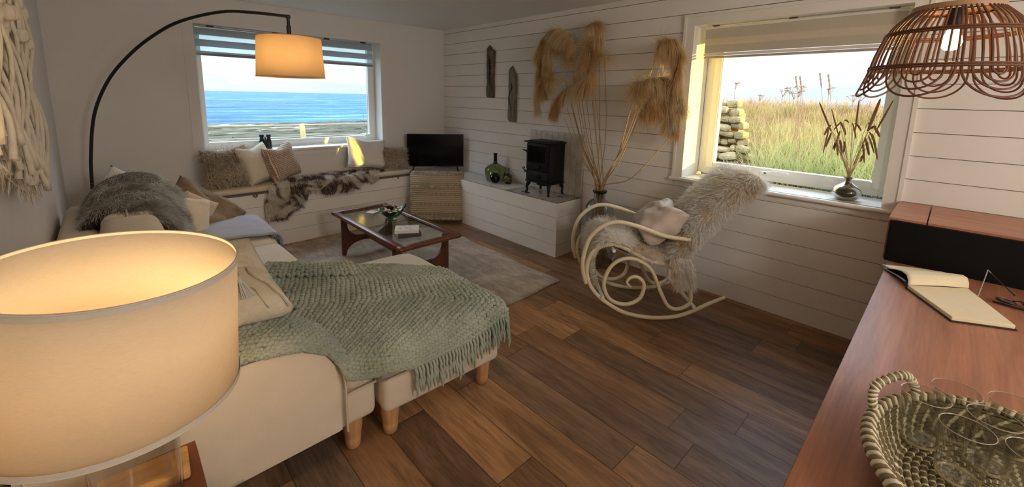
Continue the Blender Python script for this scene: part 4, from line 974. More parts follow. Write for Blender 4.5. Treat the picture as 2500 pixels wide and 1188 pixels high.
# ---- driftwood on the wall
DW = N('weathered_driftwood'); v = DW.coord((1, 1, .12)); f = DW.noise(v, 34, 6, .7, 1.2); DW.set(col=DW.ramp(f, [(.32, lin((62, 52, 42))), (.5, lin((104, 92, 76))), (.68, lin((138, 126, 106)))]), rough=.9); DW.bump(f, .8, .008)
DW2 = N('silvered_driftwood'); v = DW2.coord((1, 1, .15)); f = DW2.noise(v, 30, 6, .7, 1.4); DW2.set(col=DW2.ramp(f, [(.3, lin((88, 86, 80))), (.5, lin((126, 123, 114))), (.7, lin((156, 152, 140)))]), rough=.9); DW2.bump(f, .7, .008)
DK = plain('dark_hollow', (38, 32, 28), .95, .1, 20)
def drift(name, label, y0, z0, z1, wid, outline, mat, extra):
    t = thing(name, label, 'wall ornament', (X1 - .004, y0, z0)); h = z1 - z0
    mb = MB()
    def fn(u, v):
        zz = v * h; l, r_ = [np.interp(v, [o_[0] for o_ in outline], [o_[k] for o_ in outline]) for k in (1, 2)]
        a_ = -PI / 2 + PI * u; yy = (l + r_) / 2 - (r_ - l) / 2 * math.sin(a_) ; d = .045 * max(.0, math.cos(a_)) ** .5 * (1 + .25 * nz(u * 4, v * 6, len(name))) * min(1, v * 30 + .0) * min(1, (1 - v) * 14 + .05)
        return (-d, -yy * wid, zz)
    mb.grid(fn, 22, 46); o = obj('wood', mb, mat, t, sharp=70); extra(t, fn); return t
def ex1(t, fn):
    mb = MB()
    for k in range(4):
        p = fn(.42, .40 + k * .115); mb.tube([(p[0] - .001, p[1] + .016, p[2]), (p[0] - .006, p[1], p[2] + .002), (p[0] - .001, p[1] - .016, p[2])], .0028, 5, 3)
    obj('wire_binding', mb, plain('rusty_wire', (140, 110, 82), .6), t)
    mb = MB().tube([Vector(fn(.43, q)) + Vector((.004, 0, 0)) for q in (.22, .32, .45, .6, .72, .84)], [.004, .010, .014, .014, .012, .003], 8, 4); obj('groove', mb, DK, t)
def ex2(t, fn):
    mb = MB().tube([Vector(fn(u, q)) + Vector((.004, 0, 0)) for u, q in ((.50, .12), (.46, .2), (.47, .27), (.60, .36), (.66, .45), (.58, .52), (.46, .58), (.44, .66), (.52, .72))], [.003, .006, .007, .008, .009, .009, .009, .009, .006], 8, 4); obj('worm_track', mb, DK, t)
drift('driftwood', 'dark brown split driftwood plank bound with wire, left of two on the boarded wall', 4.0, 1.535, 2.165, .067, [(0, -1, 1), (.2, -1, .95), (.35, -.9, .85), (.5, -1, .95), (.8, -1.05, 1.0), (.88, -1.0, 1.05), (.93, -.95, .2), (1, -.75, -.45)], DW.m, ex1)
drift('driftwood', 'silver grey driftwood plank with a wavy slot, right of two on the boarded wall', 3.607, 1.262, 1.905, .062, [(0, -1, 1), (.3, -1, 1), (.55, -.95, 1.05), (.75, -1.0, 1.05), (.86, -1, .75), (.94, -.85, .1), (1, -.5, -.2)], DW2.m, ex2)

# ================================================================== GLASS JAR WITH PAMPAS GRASS
VX, VY = 3.25, 2.20
VG = glassm('sea_glass', (196, 218, 212), .0)
a = N('thin_bluish_glass'); t_ = a.n('ShaderNodeBsdfTransparent', {'Color': (.72, .80, .79, 1)}); g_ = a.n('ShaderNodeBsdfGlossy', {'Color': (.9, .95, .95, 1), 'Roughness': .03}); lw = a.n('ShaderNodeLayerWeight', {'Blend': .32}); mx = a.n('ShaderNodeMixShader', {0: lw.outputs['Facing']})
a.link(t_.outputs[0], mx.inputs[1]); a.link(g_.outputs[0], mx.inputs[2]); a.link(mx.outputs[0], a.o.inputs[0]); M_thin = a.m
jar = thing('glass_jar', 'tall bluish glass jar on the floor holding pampas grass behind the rocking chair', 'jar', (VX, VY, 0))
jar_o = smoothprof([(.001, .01), (.115, .0), (.138, .03), (.14, .2), (.14, .45), (.136, .53), (.10, .60), (.058, .635), (.052, .66), (.054, .70)])
obj('glass', MB().lathe(jar_o, 44, caps=False), M_thin, jar)
obj('rim', MB().lathe([(.050, .695), (.062, .692), (.068, .705), (.062, .718), (.050, .716)], 32), glassm('rim_green', (90, 120, 110), .05), jar)
P_STEM = plain('dry_stem', (170, 138, 92), .55, .12, 12)
plume_m = fur_mat('pampas_plume', [(.35, (222, 186, 134)), (.5, (242, 216, 170)), (.68, (252, 238, 208))], 5, .5, trl=.5)
def stemline(top, xval, bend, foot):
    p = top; b = Vector((VX + foot[0], VY + foot[1], .03)); n_ = Vector((VX + foot[0] * .4 - foot[2] * .03, VY + foot[1] * .2 + foot[3] * .034, .70))
    m1 = n_ + (p - n_) * .45 + Vector(bend); return [b, n_, m1, p]
def pampas(label, pix, X, spine, bend=(0, 0, 0), n=1500, fullness=.06, ln=.165, group=None):
    """pix: where the stem meets the plume; spine: the plume's drooping centre line, as photo pixels on the plane x = X"""
    t = thing('pampas_stem', label, 'grass stem', group=group)
    top = at(*pix, 'x', X); foot = (rng.uniform(-.07, .07), rng.uniform(-.07, .07), rng.uniform(-1, 1), rng.uniform(-1, 1) if abs(pix[0] - 1480) < 60 else (1 if pix[0] < 1480 else -1) * rng.uniform(.3, 1))
    pts = stemline(top, X, bend, foot)
    obj('stem', MB().tube(pts, [.0045, .0045, .0035, .0025], 6, 8), P_STEM, t)
    if spine:
        sp_, _ = cat([top] + [at(x, y, 'x', X + dx) for x, y, dx in spine], [1] * (len(spine) + 1), 10)
        obj('spine', MB().tube(sp_, [.003 * (1 - .6 * i / len(sp_)) for i in range(len(sp_))], 5), P_STEM, t)
        n = int(n * 2.6); q = rng.random(n) ** .9 * (len(sp_) - 1.001); i = q.astype(int); f = (q - i)[:, None]; S = np.array([tuple(p) for p in sp_]); P = S[i] * (1 - f) + S[i + 1] * f
        T_ = S[i + 1] - S[i]; T_ /= np.linalg.norm(T_, axis=1)[:, None] + 1e-9
        nc = 90; cq = rng.random(nc) ** .9; cd_ = rng.normal(size=(nc, 3)); cd_ /= np.linalg.norm(cd_, axis=1)[:, None]
        cid = np.array([int(np.argmin(np.abs(cq - qq / len(sp_)) + .10 * rng.random(nc))) for qq in q])
        prog = q / len(sp_); D = T_ * .7 + cd_[cid] * .72 + rng.normal(size=(n, 3)) * .16; D[:, 2] -= .30
        L = ln * (1.2 - .55 * prog) * (.6 + .4 * np.minimum(1, prog * 6)) * (.75 + .5 * rng.random(nc))[cid]
        P = P + rng.normal(size=(n, 3)) * .005 + cd_[cid] * .006
        P[:, 0] = np.minimum(P[:, 0], 3.40); D[:, 0] = np.minimum(D[:, 0], .25)
        strands('plume', P, D, L, .0026, plume_m, t, 4, 2.0, .22)
    return t
LP = [
 ('pampas stem whose big plume arches furthest left over the stove', (1396, 150), 3.26, [(1380, 100, 0), (1345, 78, -.01), (1318, 115, -.02), (1318, 185, -.02), (1328, 225, -.02)], (0, .04, 0), 2200),
 ('pampas stem whose plume bends left, second from the top left', (1408, 118), 3.20, [(1385, 80, 0), (1352, 82, 0), (1340, 130, 0), (1338, 185, -.01), (1345, 200, 0)], (0, .05, 0), 2000),
 ('pampas stem with the lowest plume at the far left', (1382, 200), 3.24, [(1350, 180, 0), (1325, 190, 0), (1312, 225, 0), (1312, 265, 0)], (0, .05, 0), 900),
 ('pampas stem with the tallest upright plume', (1440, 190), 3.27, [(1432, 130, 0), (1440, 70, 0), (1452, 55, 0), (1462, 75, 0), (1462, 95, 0)], (0, -.01, 0), 2000),
 ('pampas stem with a short plume tucked behind the tallest one', (1476, 145), 3.30, [(1462, 125, 0), (1440, 130, 0), (1420, 160, 0), (1412, 180, 0)], (0, -.05, .02), 1000),
 ('pampas stem whose plume sweeps down to the left in the middle', (1444, 170), 3.20, [(1440, 185, 0), (1415, 205, 0), (1375, 225, 0), (1355, 255, 0), (1352, 270, 0)], (0, .0, 0), 1800),
 ('pampas stem with the hooked plume at the top right', (1605, 128), 3.26, [(1620, 105, 0), (1645, 100, 0), (1660, 130, 0), (1655, 180, -.02), (1645, 225, -.03), (1640, 270, -.04)], (0, -.05, 0), 2300),
 ('pampas stem with the broad plume leaning right below the hooked one', (1548, 232), 3.22, [(1565, 205, 0), (1600, 192, 0), (1622, 225, 0), (1630, 270, 0), (1628, 300, 0)], (0, -.03, 0), 2200),
 ('pampas stem with a plume hanging against the window frame', (1566, 235), 3.27, [(1600, 195, 0), (1640, 200, 0), (1662, 235, -.01), (1658, 275, -.02), (1650, 310, -.03)], (0, -.03, 0), 1900),
 ('pampas stem with the small sunlit plume low on the right', (1560, 285), 3.16, [(1575, 262, 0), (1592, 240, 0), (1602, 250, 0), (1600, 265, 0)], (0, -.02, 0), 800),
]
for lb, px_, X, sp_, bd_, n_ in LP: pampas(lb, px_, X, sp_, bd_, n_)
for k, (x, y, X) in enumerate([(1384, 262, 3.22), (1392, 235, 3.30), (1410, 225, 3.18), (1425, 200, 3.30), (1445, 180, 3.24), (1462, 110, 3.32), (1400, 270, 3.28), (1378, 290, 3.2)]):
    pampas('bare dry stem among the pampas grass in the glass jar', (x, y), X, None, (0, .03 if x < 1420 else -.02, 0), group='bare stems in the pampas jar')
pampas('thin bare stem leaning far out to the right of the pampas grass', (1650, 318), 3.38, None, (0, -.02, -.1))

# ================================================================== ROCKING CHAIR
M_bent = plain('cream_painted_bentwood', (226, 212, 178), .38, .04, 12)
M_bent2 = plain('white_painted_bar', (232, 230, 222), .4, .03, 12)
rc = thing('rocking_chair', 'cream bentwood rocking chair with curling runners facing the coffee table', 'rocking chair', (2.70, 1.30, .016))
fwv = Vector((-.724, .687, 0)).normalized(); ltv = Vector((fwv.y, -fwv.x, 0)); 
# local axes: +x forward, +y towards the window wall side frame
rc.rotation_euler = (0, 0, math.atan2(fwv.y, fwv.x))
def loc(u, w_, z): return Vector((u, -w_, z))     # w measured from the near frame to the far one
AP = [(-.20, .585), (-.151, .59), (-.003, .613), (.182, .677), (.313, .702), (.411, .672), (.497, .587), (.536, .46), (.537, .353), (.51, .25)]
BP = [(-.16, .372), (-.062, .389), (.062, .417), (.167, .468), (.271, .518), (.343, .532), (.422, .51), (.48, .45), (.505, .354), (.484, .246), (.423, .16), (.337, .096), (.241, .042), (.135, .013), (.009, .0), (-.135, .011), (-.256, .053), (-.364, .111), (-.482, .168)]
CP = [(-.169, .34), (-.19, .31), (-.222, .25), (-.25, .169), (-.242, .095), (-.163, .055), (-.093, .080), (-.039, .17), (-.001, .256), (.041, .342), (.106, .4), (.185, .43), (.265, .421), (.333, .368), (.371, .281), (.372, .205), (.334, .129), (.264, .090), (.182, .090), (.113, .134), (.09, .211), (.101, .26), (.145, .294), (.19, .287), (.213, .254), (.197, .23), (.178, .218)]
for wv_ in (0, .48):
    s_ = 1 if wv_ == 0 else -1; ro = .0125
    o = obj('arm_rail', MB().tube([loc(u, wv_ + (-s_ * .0), z) for u, z in AP], [.012] + [.0145] * (len(AP) - 2) + [.012], 12, 6), M_bent, rc)
    o = obj('runner', MB().tube([loc(u, wv_ + s_ * .026 * (1 if i < 8 else max(0, 1 - (i - 8) / 3)), z) for i, (u, z) in enumerate(BP)], [.0145] * (len(BP) - 1) + [.011], 12, 6), M_bent, rc)
    o = obj('scroll', MB().tube([loc(u, wv_ + s_ * .028, z) for u, z in CP], [.014] * (len(CP) - 5) + [.013, .012, .010, .007, .003], 12, 6), M_bent, rc)
for (u, z), (u2, z2), nm in (((.379, .16), (.388, .155), 'front_stretcher'), ((-.25, .105), (-.262, .095), 'rear_stretcher'), ((-.10, .36), (-.10, .36), 'seat_rail'), ((.33, .50), (.33, .50), 'seat_rail')):
    obj(nm, MB().tube([loc(u, .50, z), loc(u2, -.02, z2)], .0125, 12), M_bent2, rc)
BK = [(-.13, .36), (-.24, .55), (-.40, .78), (-.54, .93), (-.66, .985)]
for wv_ in (.06, .40):
    obj('back_post', MB().tube([loc(u, wv_, z) for u, z in BK], .014, 10, 5), M_bent, rc)
obj('back_top_rail', MB().tube([loc(-.66, .06, .985), loc(-.69, .12, 1.0), loc(-.70, .24, 1.005), loc(-.69, .36, 1.0), loc(-.66, .40, .985)], .014, 10, 4), M_bent, rc)
mb = MB()
obj('cane_seat', MB().grid(lambda a, b: tuple(loc(-.10 + .43 * a, .03 + .42 * b, .37 + .13 * a)), 2, 2), cloth('woven_cane', (200, 170, 120), .1, 200), rc)
obj('cane_back', MB().grid(lambda a, b: tuple(loc(-.17 - .45 * a, .05 + .38 * b, .43 + .52 * a)), 6, 2), cloth('woven_cane_back', (200, 170, 120), .1, 200), rc)

def wloc(u, w_, z): return Vector((2.70, 1.30, .016)) + fwv * u + ltv * w_ + Vector((0, 0, z))
cfur = fur_mat('beige_sheepskin', [(.34, (216, 196, 172)), (.44, (240, 228, 210)), (.54, (252, 248, 240)), (.7, (254, 253, 250))], 4.2, .8, trl=.5)
skinb = cloth('sheepskin_hide', (214, 198, 176))
# skin hanging over the back: a thick padded shell wrapped over the top
def back_shell(v):
    """centre line of the back, v 0 bottom to 1 top"""
    us = [-.12, -.20, -.30, -.42, -.54, -.62, -.665]; zs = [.42, .55, .68, .82, .94, 1.0, 1.02]; q = v * 6; i = min(5, int(q)); f = q - i
    return us[i] * (1 - f) + us[i + 1] * f, zs[i] * (1 - f) + zs[i + 1] * f
mb = MB()
def bfn(a, b):
    # a around the section, b along the back
    u, z = back_shell(b); an = a * 2 * PI; wd = .205 + .02 * b; th_ = .060 + .034 * b
    cw, sn = math.cos(an), math.sin(an); sg = lambda t, p: math.copysign(abs(t) ** p, t)
    k = 1 if b < .9 else math.sqrt(max(0, 1 - ((b - .9) / .1) ** 2 * .9))
    dw = wd * sg(cw, .6) * (.85 + .15 * k); dn = th_ * sg(sn, .8) * k
    tx, tz = -.58, .81   # back direction; its normal towards the sitter is (.81,.58)
    return tuple(wloc(u + .81 * dn, .225 + dw, z + .58 * dn + .01 * nz(an, b * 4)))
mb.grid(bfn, 34, 30)
cap_pts = [bfn(k / 34, 1.0) for k in range(34)]; mb.add(cap_pts, [tuple(range(34))])
sk = thing('sheepskin', 'long beige sheepskin draped over the back of the rocking chair', 'sheepskin')
obj('hide', mb, skinb, sk, sharp=180)
P, Nn = sample(mb, 30000)
cen = np.array([tuple(wloc(*(lambda t: (t[0], .24, t[1]))(back_shell(.5))))]);
# orient normals outwards from the back's centre line
cl = np.array([tuple(wloc(back_shell(q)[0], .24, back_shell(q)[1])) for q in np.linspace(0, 1, 30)])
for i in range(0, len(P), 4000):
    d_ = P[i:i + 4000, None] - cl[None]; j = (d_ ** 2).sum(2).argmin(1); vv = P[i:i + 4000] - cl[j]; s_ = np.sign((vv * Nn[i:i + 4000]).sum(1)); s_[s_ == 0] = 1; Nn[i:i + 4000] *= s_[:, None]
down = np.array(tuple(fwv * .5 + Vector((0, 0, -.95)))); D = Nn * .55 + down * .65 + rng.normal(size=Nn.shape) * .28
strands('fur', P, D, .064, .0038, cfur, sk, 4, .3, .45)
# hanging skirt beside the seat on the near side
def skirt(a, b):
    u = -.06 - .14 * a - .04 * b; return tuple(wloc(u, -.035 - .012 * math.sin(a * 9), .46 - .20 * b))
mbs = MB().grid(skirt, 10, 10); obj('side_flap', mbs, skinb, sk, sharp=180)
P, Nn = sample(mbs, 3500); D = np.array(tuple(-ltv * .5 + Vector((0, 0, -.9))))[None] + rng.normal(size=(3500, 3)) * .3
strands('fur', P, D, .05, .0032, cfur, sk, 3, .3, .4)
# skin on the seat
sk2 = thing('sheepskin', 'pale beige sheepskin rounded over the seat front of the rocking chair', 'sheepskin')
def seatfn(a, b):
    q = a; w_ = .015 + .45 * b
    cur_ = [(-.14, .45), (-.02, .475), (.12, .54), (.24, .605), (.34, .63), (.42, .59), (.45, .50), (.44, .40), (.415, .30)]
    t_ = q * 8; i = min(7, int(t_)); f = t_ - i; u = cur_[i][0] * (1 - f) + cur_[i + 1][0] * f; z = cur_[i][1] * (1 - f) + cur_[i + 1][1] * f
    s_ = (2 * b - 1); dz = -.075 * abs(s_) ** 3; return tuple(wloc(u, w_ + .01 * nz(a * 3, b * 3), z + dz + .012 * nz(a * 4, b * 4, 3)))
mb = MB().grid(seatfn, 30, 20); obj('hide', mb, skinb, sk2, sharp=180)
P, Nn = sample(mb, 15000); 
ctr = np.array(tuple(wloc(.1, .24, .30))); s_ = np.sign(((P - ctr) * Nn).sum(1)); Nn *= s_[:, None]
D = Nn * .6 + np.array(tuple(fwv * .5 + Vector((0, 0, -.5)))) + rng.normal(size=Nn.shape) * .35
strands('fur', P, D, .055, .0034, cfur, sk2, 3, .4, .5)
# satin cushion in the chair
M_satin = N('taupe_satin'); v = M_satin.coord(); M_satin.set(col=M_satin.ramp(M_satin.noise(v, 6, 3), [(.3, lin((190, 174, 158))), (.7, lin((214, 200, 186)))]), rough=.42, sheen=.3); M_satin.bump(M_satin.noise(v, 18, 4), .25, .01)
pillow('cushion', 'taupe satin cushion slumped between the seat and back of the rocking chair', 'cushion', wloc(-.22, .44, .77), wloc(-.19, .03, .75), wloc(.07, .46, .555), .20, M_satin.m, chop=.07, wr=.012, seed=21, slump=.5, conc=.04)

# ================================================================== REINDEER HIDE, BINOCULARS
hd = thing('reindeer_hide', 'brown and white reindeer hide spread over the edge of the window seat', 'hide')
poly = [(1.10, -.02), (1.05, -.14), (1.03, -.30), (1.07, -.385), (1.22, -.39), (1.31, -.31), (1.40, -.27), (1.44, -.18), (1.50, -.12), (1.62, -.17), (1.85, -.19), (2.0, -.16), (2.06, -.10), (2.18, -.12), (2.25, -.06), (2.18, .02), (2.42, .10), (2.62, .17), (2.55, .27), (2.2, .24), (2.0, .30), (1.75, .32), (1.55, .26), (1.38, .2), (1.2, .10)]
def hmap(x, t):
    zt = .636 + .010 * nz(x * 4, t * 5)
    if t >= 0: return Vector((x, by0 + .0 + t, zt))
    if t > -.05: a_ = (-t) / .05 * PI / 2; return Vector((x, by0 + .0 - .034 * math.sin(a_), zt - .034 * (1 - math.cos(a_))))
    return Vector((x, by0 - .036 - .012 * nz(x * 5, t * 5, 3), zt - .034 + (t + .05)))
mb = MB(); st_ = .02; idx = {}
nx_, ny_ = 84, 38
for i in range(nx_):
    for j in range(ny_):
        x, t = 1.02 + i * st_, -.40 + j * st_
        if inpoly(x + st_ / 2, t + st_ / 2, poly):
            q = []
            for (a_, b_) in ((i, j), (i + 1, j), (i + 1, j + 1), (i, j + 1)):
                if (a_, b_) not in idx: idx[(a_, b_)] = len(mb.v); mb.v.append(tuple(hmap(1.02 + a_ * st_, -.40 + b_ * st_)))
                q.append(idx[(a_, b_)])
            mb.f.append(tuple(q))
obj('hide', mb, cloth('cream_hide', (196, 184, 166)), hd, sharp=180)
hide_m = fur_mat('reindeer_coat', [(.40, (244, 238, 226)), (.47, (222, 208, 190)), (.51, (110, 90, 78)), (.60, (78, 62, 56)), (.64, (214, 202, 184)), (.7, (246, 240, 230))], 4.0, 1.2, trl=.1)
P, Nn = sample(mb, 20000); front = P[:, 1] < by0 - .02; Nn[(Nn[:, 2] < 0) & ~front] *= -1; Nn[front & (Nn[:, 1] > 0)] *= -1
D = Nn * .45 + np.array([.15, -.25, -.25]) + rng.normal(size=Nn.shape) * .3; D[front, 2] -= .6
strands('fur', P, D, .035, .003, hide_m, hd, 3, .4, .4)
bn = thing('binoculars', 'black binoculars standing upright on the sill of the sea window', 'binoculars', (1.20, Y1 + .05, .941), (0, 0, -.3))
for sx_ in (-1, 1):
    obj('barrel', MB().lathe(smoothprof([(.001, .0), (.026, .0), (.027, .05), (.024, .09), (.018, .12), (.021, .135), (.021, .158), (.001, .16)], 3), 24, Matrix.Translation((sx_ * .032, 0, 0))), M_black, bn)
obj('hinge', MB().rbox((0, 0, .06), (.03, .02, .08), .005, 4).tube([(0, -.01, .10), (0, -.01, .13)], .008, 10), M_black, bn)

# ================================================================== LAMPS
al = thing('arc_floor_lamp', 'tall black arching floor lamp rising behind the sofa', 'lamp', (-.16, 4.70, 0))
v2 = Vector((1.038 + .16, 3.481 - 4.70, 0)).normalized()
arcp = [(.0, .03), (.01, .45), (.032, .8), (.054, 1.021), (.127, 1.343), (.266, 1.595), (.444, 1.781), (.653, 1.934), (.885, 2.049), (1.202, 2.121), (1.448, 2.119), (1.691, 2.097)]
obj('arched_pole', MB().tube([(v2.x * a_, v2.y * a_, b_) for a_, b_ in arcp], .0115, 12, 6), M_black, al)
obj('base', MB().lathe([(.001, 0), (.15, 0), (.155, .01), (.15, .03), (.02, .034), (.02, .06), (.001, .06)], 40), M_black, al)
E_ = Vector((v2.x * 1.70, v2.y * 1.70, 0))
obj('joint', MB().lathe([(.001, -.014), (.014, -.012), (.017, 0), (.014, .014), (.001, .016)], 16, Matrix.Translation(E_ + Vector((0, 0, 2.093)))), M_black, al)
obj('drop_rod', MB().tube([E_ + Vector((0, 0, 2.09)), E_ + Vector((0, 0, 1.90))], [.011, .012], 12).tube([E_ + Vector((0, 0, 2.03)), E_ + Vector((0, 0, 1.96))], .015, 12), M_black, al)
Mshade = shade_mat('warm_lampshade_fabric', (236, 214, 178), .62, sheer=.03); Mshade_in = shade_mat('lampshade_lining', (240, 228, 200), .55)
sh = obj('lamp_shade', MB().lathe([(.216, 1.945), (.232, 1.66)], 64, Matrix.Translation(E_), caps=False), Mshade, al)
mo = sh.modifiers.new('s', 'SOLIDIFY'); mo.thickness = .002
for r_, z in ((.216, 1.945), (.232, 1.66)): obj('shade_ring', MB().tube([E_ + Vector((r_ * math.cos(k * PI / 24), r_ * math.sin(k * PI / 24), z)) for k in range(48)], .0028, 6, closed=True), plain('shade_trim', (214, 180, 130), .8), al)
mb = MB()
for k in range(3): a_ = k * 2 * PI / 3 + .4; mb.tube([E_ + Vector((0, 0, 1.90)), E_ + Vector((.216 * math.cos(a_), .216 * math.sin(a_), 1.944))], .002, 6)
obj('shade_spider', mb, M_chrome, al)
obj('bulb_holder', MB().lathe([(.018, 1.84), (.02, 1.90), (.001, 1.91)], 16, Matrix.Translation(E_)), M_black, al)
a = N('glowing_bulb'); a.set(col=(1, .8, .5), emis=(1, .58, .20), es=14.0); M_bulb = a.m
obj('bulb', MB().lathe([(.0006, 1.775), (.012, 1.779), (.02, 1.79), (.024, 1.805), (.02, 1.822), (.013, 1.835), (.012, 1.845)], 16, Matrix.Translation(E_)), M_bulb, al).visible_shadow = True

stb = thing('side_table', 'small red-brown wooden side table under the big lampshade', 'side table', (-.10, 1.24, 0))
M_rw = wood('redwood_table', (84, 44, 28), (132, 76, 48), 'y', 20, .4)
obj('table_top', MB().rbox((0, 0, .49), (.40, .46, .022), .004, 4), M_rw, stb)
obj('apron', MB().box(-.17, .17, -.20, .20, .42, .479), M_rw, stb, smooth=False)
for sx_ in (-1, 1):
    for sy_ in (-1, 1): obj('leg', MB().tube([(sx_ * .165, sy_ * .195, .0), (sx_ * .165, sy_ * .195, .479)], [.014, .02], 10), M_rw, stb)
nL = Vector((.075, -.06, 1)).normalized(); C0 = Vector((-.017, 1.242, 1.168)); rot = nL.to_track_quat('Z', 'Y').to_matrix().to_4x4()
tlp = thing('table_lamp', 'glass lamp with a huge cream drum shade in the near left foreground', 'lamp', (-.03, 1.26, .501))
Tl = Matrix.Translation((.03, -1.26, -.501)); MT = Tl @ Matrix.Translation(C0) @ rot
M_drum = shade_mat('cream_drum_linen', (236, 226, 208), .46); M_tape = shade_mat('shade_tape', (214, 206, 192), .05)
o = obj('lamp_shade', MB().lathe([(.225, 0), (.234, -.321)], 96, MT, caps=False), M_drum, tlp); mo = o.modifiers.new('s', 'SOLIDIFY'); mo.thickness = .0015
for r_, z, s_ in ((.2262, -.002, -1), (.2352, -.319, 1)):
    mb = MB()
    mb.lathe([(r_ + .0008, z + .0), (r_ + .001, z + s_ * .0135)], 96, MT, caps=False)
    mb.lathe([(r_ - .003, z + .001), (r_ - .0028, z + s_ * .006)], 96, MT, caps=False)
    mb.tube([(r_ * math.cos(k * PI / 48), r_ * math.sin(k * PI / 48), z) for k in range(96)], .0022, 6, closed=True, M=MT)
    obj('shade_binding', mb, M_tape, tlp)
mb = MB()
for k in range(3): a_ = k * 2 * PI / 3 + 1.1; mb.tube([(0, 0, -.19), (.20 * math.cos(a_), .20 * math.sin(a_), -.30), (.234 * math.cos(a_), .234 * math.sin(a_), -.318)], .002, 6, M=MT)
obj('shade_spider', mb, M_chrome, tlp)
obj('bulb', MB().lathe([(.0006, -.13), (.02, -.135), (.03, -.15), (.03, -.165), (.02, -.19), (.014, -.215), (.012, -.235)], 20, MT), M_bulb, tlp)
obj('bulb_holder', MB().lathe([(.02, -.235), (.02, -.30), (.001, -.30)], 20, MT), M_chrome, tlp)
a = N('clear_lamp_glass'); t_ = a.n('ShaderNodeBsdfTransparent', {'Color': (.93, .93, .92, 1)}); g_ = a.n('ShaderNodeBsdfGlossy', {'Color': (.9, .9, .9, 1), 'Roughness': .03}); lw = a.n('ShaderNodeLayerWeight', {'Blend': .15}); mx = a.n('ShaderNodeMixShader', {0: lw.outputs['Facing']})
a.link(t_.outputs[0], mx.inputs[1]); a.link(g_.outputs[0], mx.inputs[2]); a.link(mx.outputs[0], a.o.inputs[0]); M_clear = a.m
obj('glass_base', MB().lathe([(.001, .0), (.08, .0), (.085, .02), (.085, .29), (.078, .30), (.02, .31), (.02, .33), (.015, .33), (.015, .305), (.076, .294), (.081, .285), (.081, .02), (.076, .008), (.001, .006)], 48), M_clear, tlp)
wb = thing('wooden_block', 'pale oak block lying on the red-brown side table under the lamp', 'block', (-.02, 1.375, .502), (0, 0, -.05))
M_oak = wood('pale_oak', (176, 128, 70), (216, 170, 108), 'x', 24, .5)
obj('block', MB().rbox((-.0, 0, .014), (.19, .11, .026), .006, 5), M_oak, wb)
ac = thing('acrylic_stand', 'clear acrylic stand on the floor between the side table and sofa', 'stand', (.175, 1.45, 0))
obj('panel', MB().rbox((0, 0, .17), (.07, .006, .26), .002, 3).rbox((0, -.06, .17), (.07, .006, .26), .002, 3).rbox((0, -.03, .045), (.07, .06, .006), .002, 3).rbox((-.03, -.03, .0225), (.006, .06, .045), .002, 3).rbox((.03, -.03, .0225), (.006, .06, .045), .002, 3), M_clear, ac)

# ---- macrame hanging on the left wall
mc = thing('macrame_hanging', 'cream knotted macrame wall hanging on the left wall', 'wall hanging', (XL + .02, 2.2, 1.9))
M_rope = N('cotton_rope'); v = M_rope.coord(); M_rope.set(col=M_rope.ramp(M_rope.noise(v, 9, 3), [(.3, lin((212, 200, 176))), (.7, lin((238, 228, 208)))]), rough=.95); M_rope.bump(M_rope.noise(M_rope.coord((1, 1, .4)), 160, 3), .7, .004)
obj('rod', MB().tube([(.03, -.85, .36), (.03, .55, .36)], .012, 10), wood('birch_rod', (150, 120, 84), (190, 160, 120), 'y'), mc)
mb = MB(); knots = MB()
ny = 58
for k in range(ny):
    y = -.80 + 1.22 * k / (ny - 1); bot = -.42 - .36 * (y + .8) / 1.22 + .04 * math.sin(k * 1.7)
    flare = .10 * (k / ny)
    x0 = .032 + .012 * (k % 3)
    pts = [(x0, y, .36)]
    for q in range(1, 9):
        t_ = q / 8; z = .36 + (bot - .36) * t_
        pts.append((x0 + .028 * math.sin(q * 1.3 + k) * (1 - t_ * .3) + .02, y + flare * t_ ** 1.5 + .03 * math.sin(q * 2.1 + (k // 2) * PI) * (1 if t_ < .6 else .4), z))
    mb.tube(pts, [.0065] * 7 + [.008, .010], 6, 3)
    if k % 2 == 0:
        for q in (1, 2, 3, 4):
            p = pts[q]; knots.rbox((p[0] + .012, p[1] + .01, p[2]), (.034, .036, .05), .014, 4)
obj('cords', mb, M_rope.m, mc, sharp=180); obj('knots', knots, M_rope.m, mc, sharp=180)['kind'] = 'stuff'
P = []; 
for k in range(2600):
    q = rng.random(); y = -.80 + 1.30 * q + .0; bot = -.40 - .36 * q; P.append((.03 + rng.uniform(-.02, .02), y, bot + rng.uniform(0, .45)))
P = np.array(P); D = np.tile((.02, .04, -1), (len(P), 1)) + rng.normal(size=(len(P), 3)) * .12
strands('fringe', P, D, .10, .006, fur_mat('cotton_fringe', [(.4, (204, 188, 158)), (.6, (232, 218, 192))], 9, trl=.1), mc, 4, .2, .3)

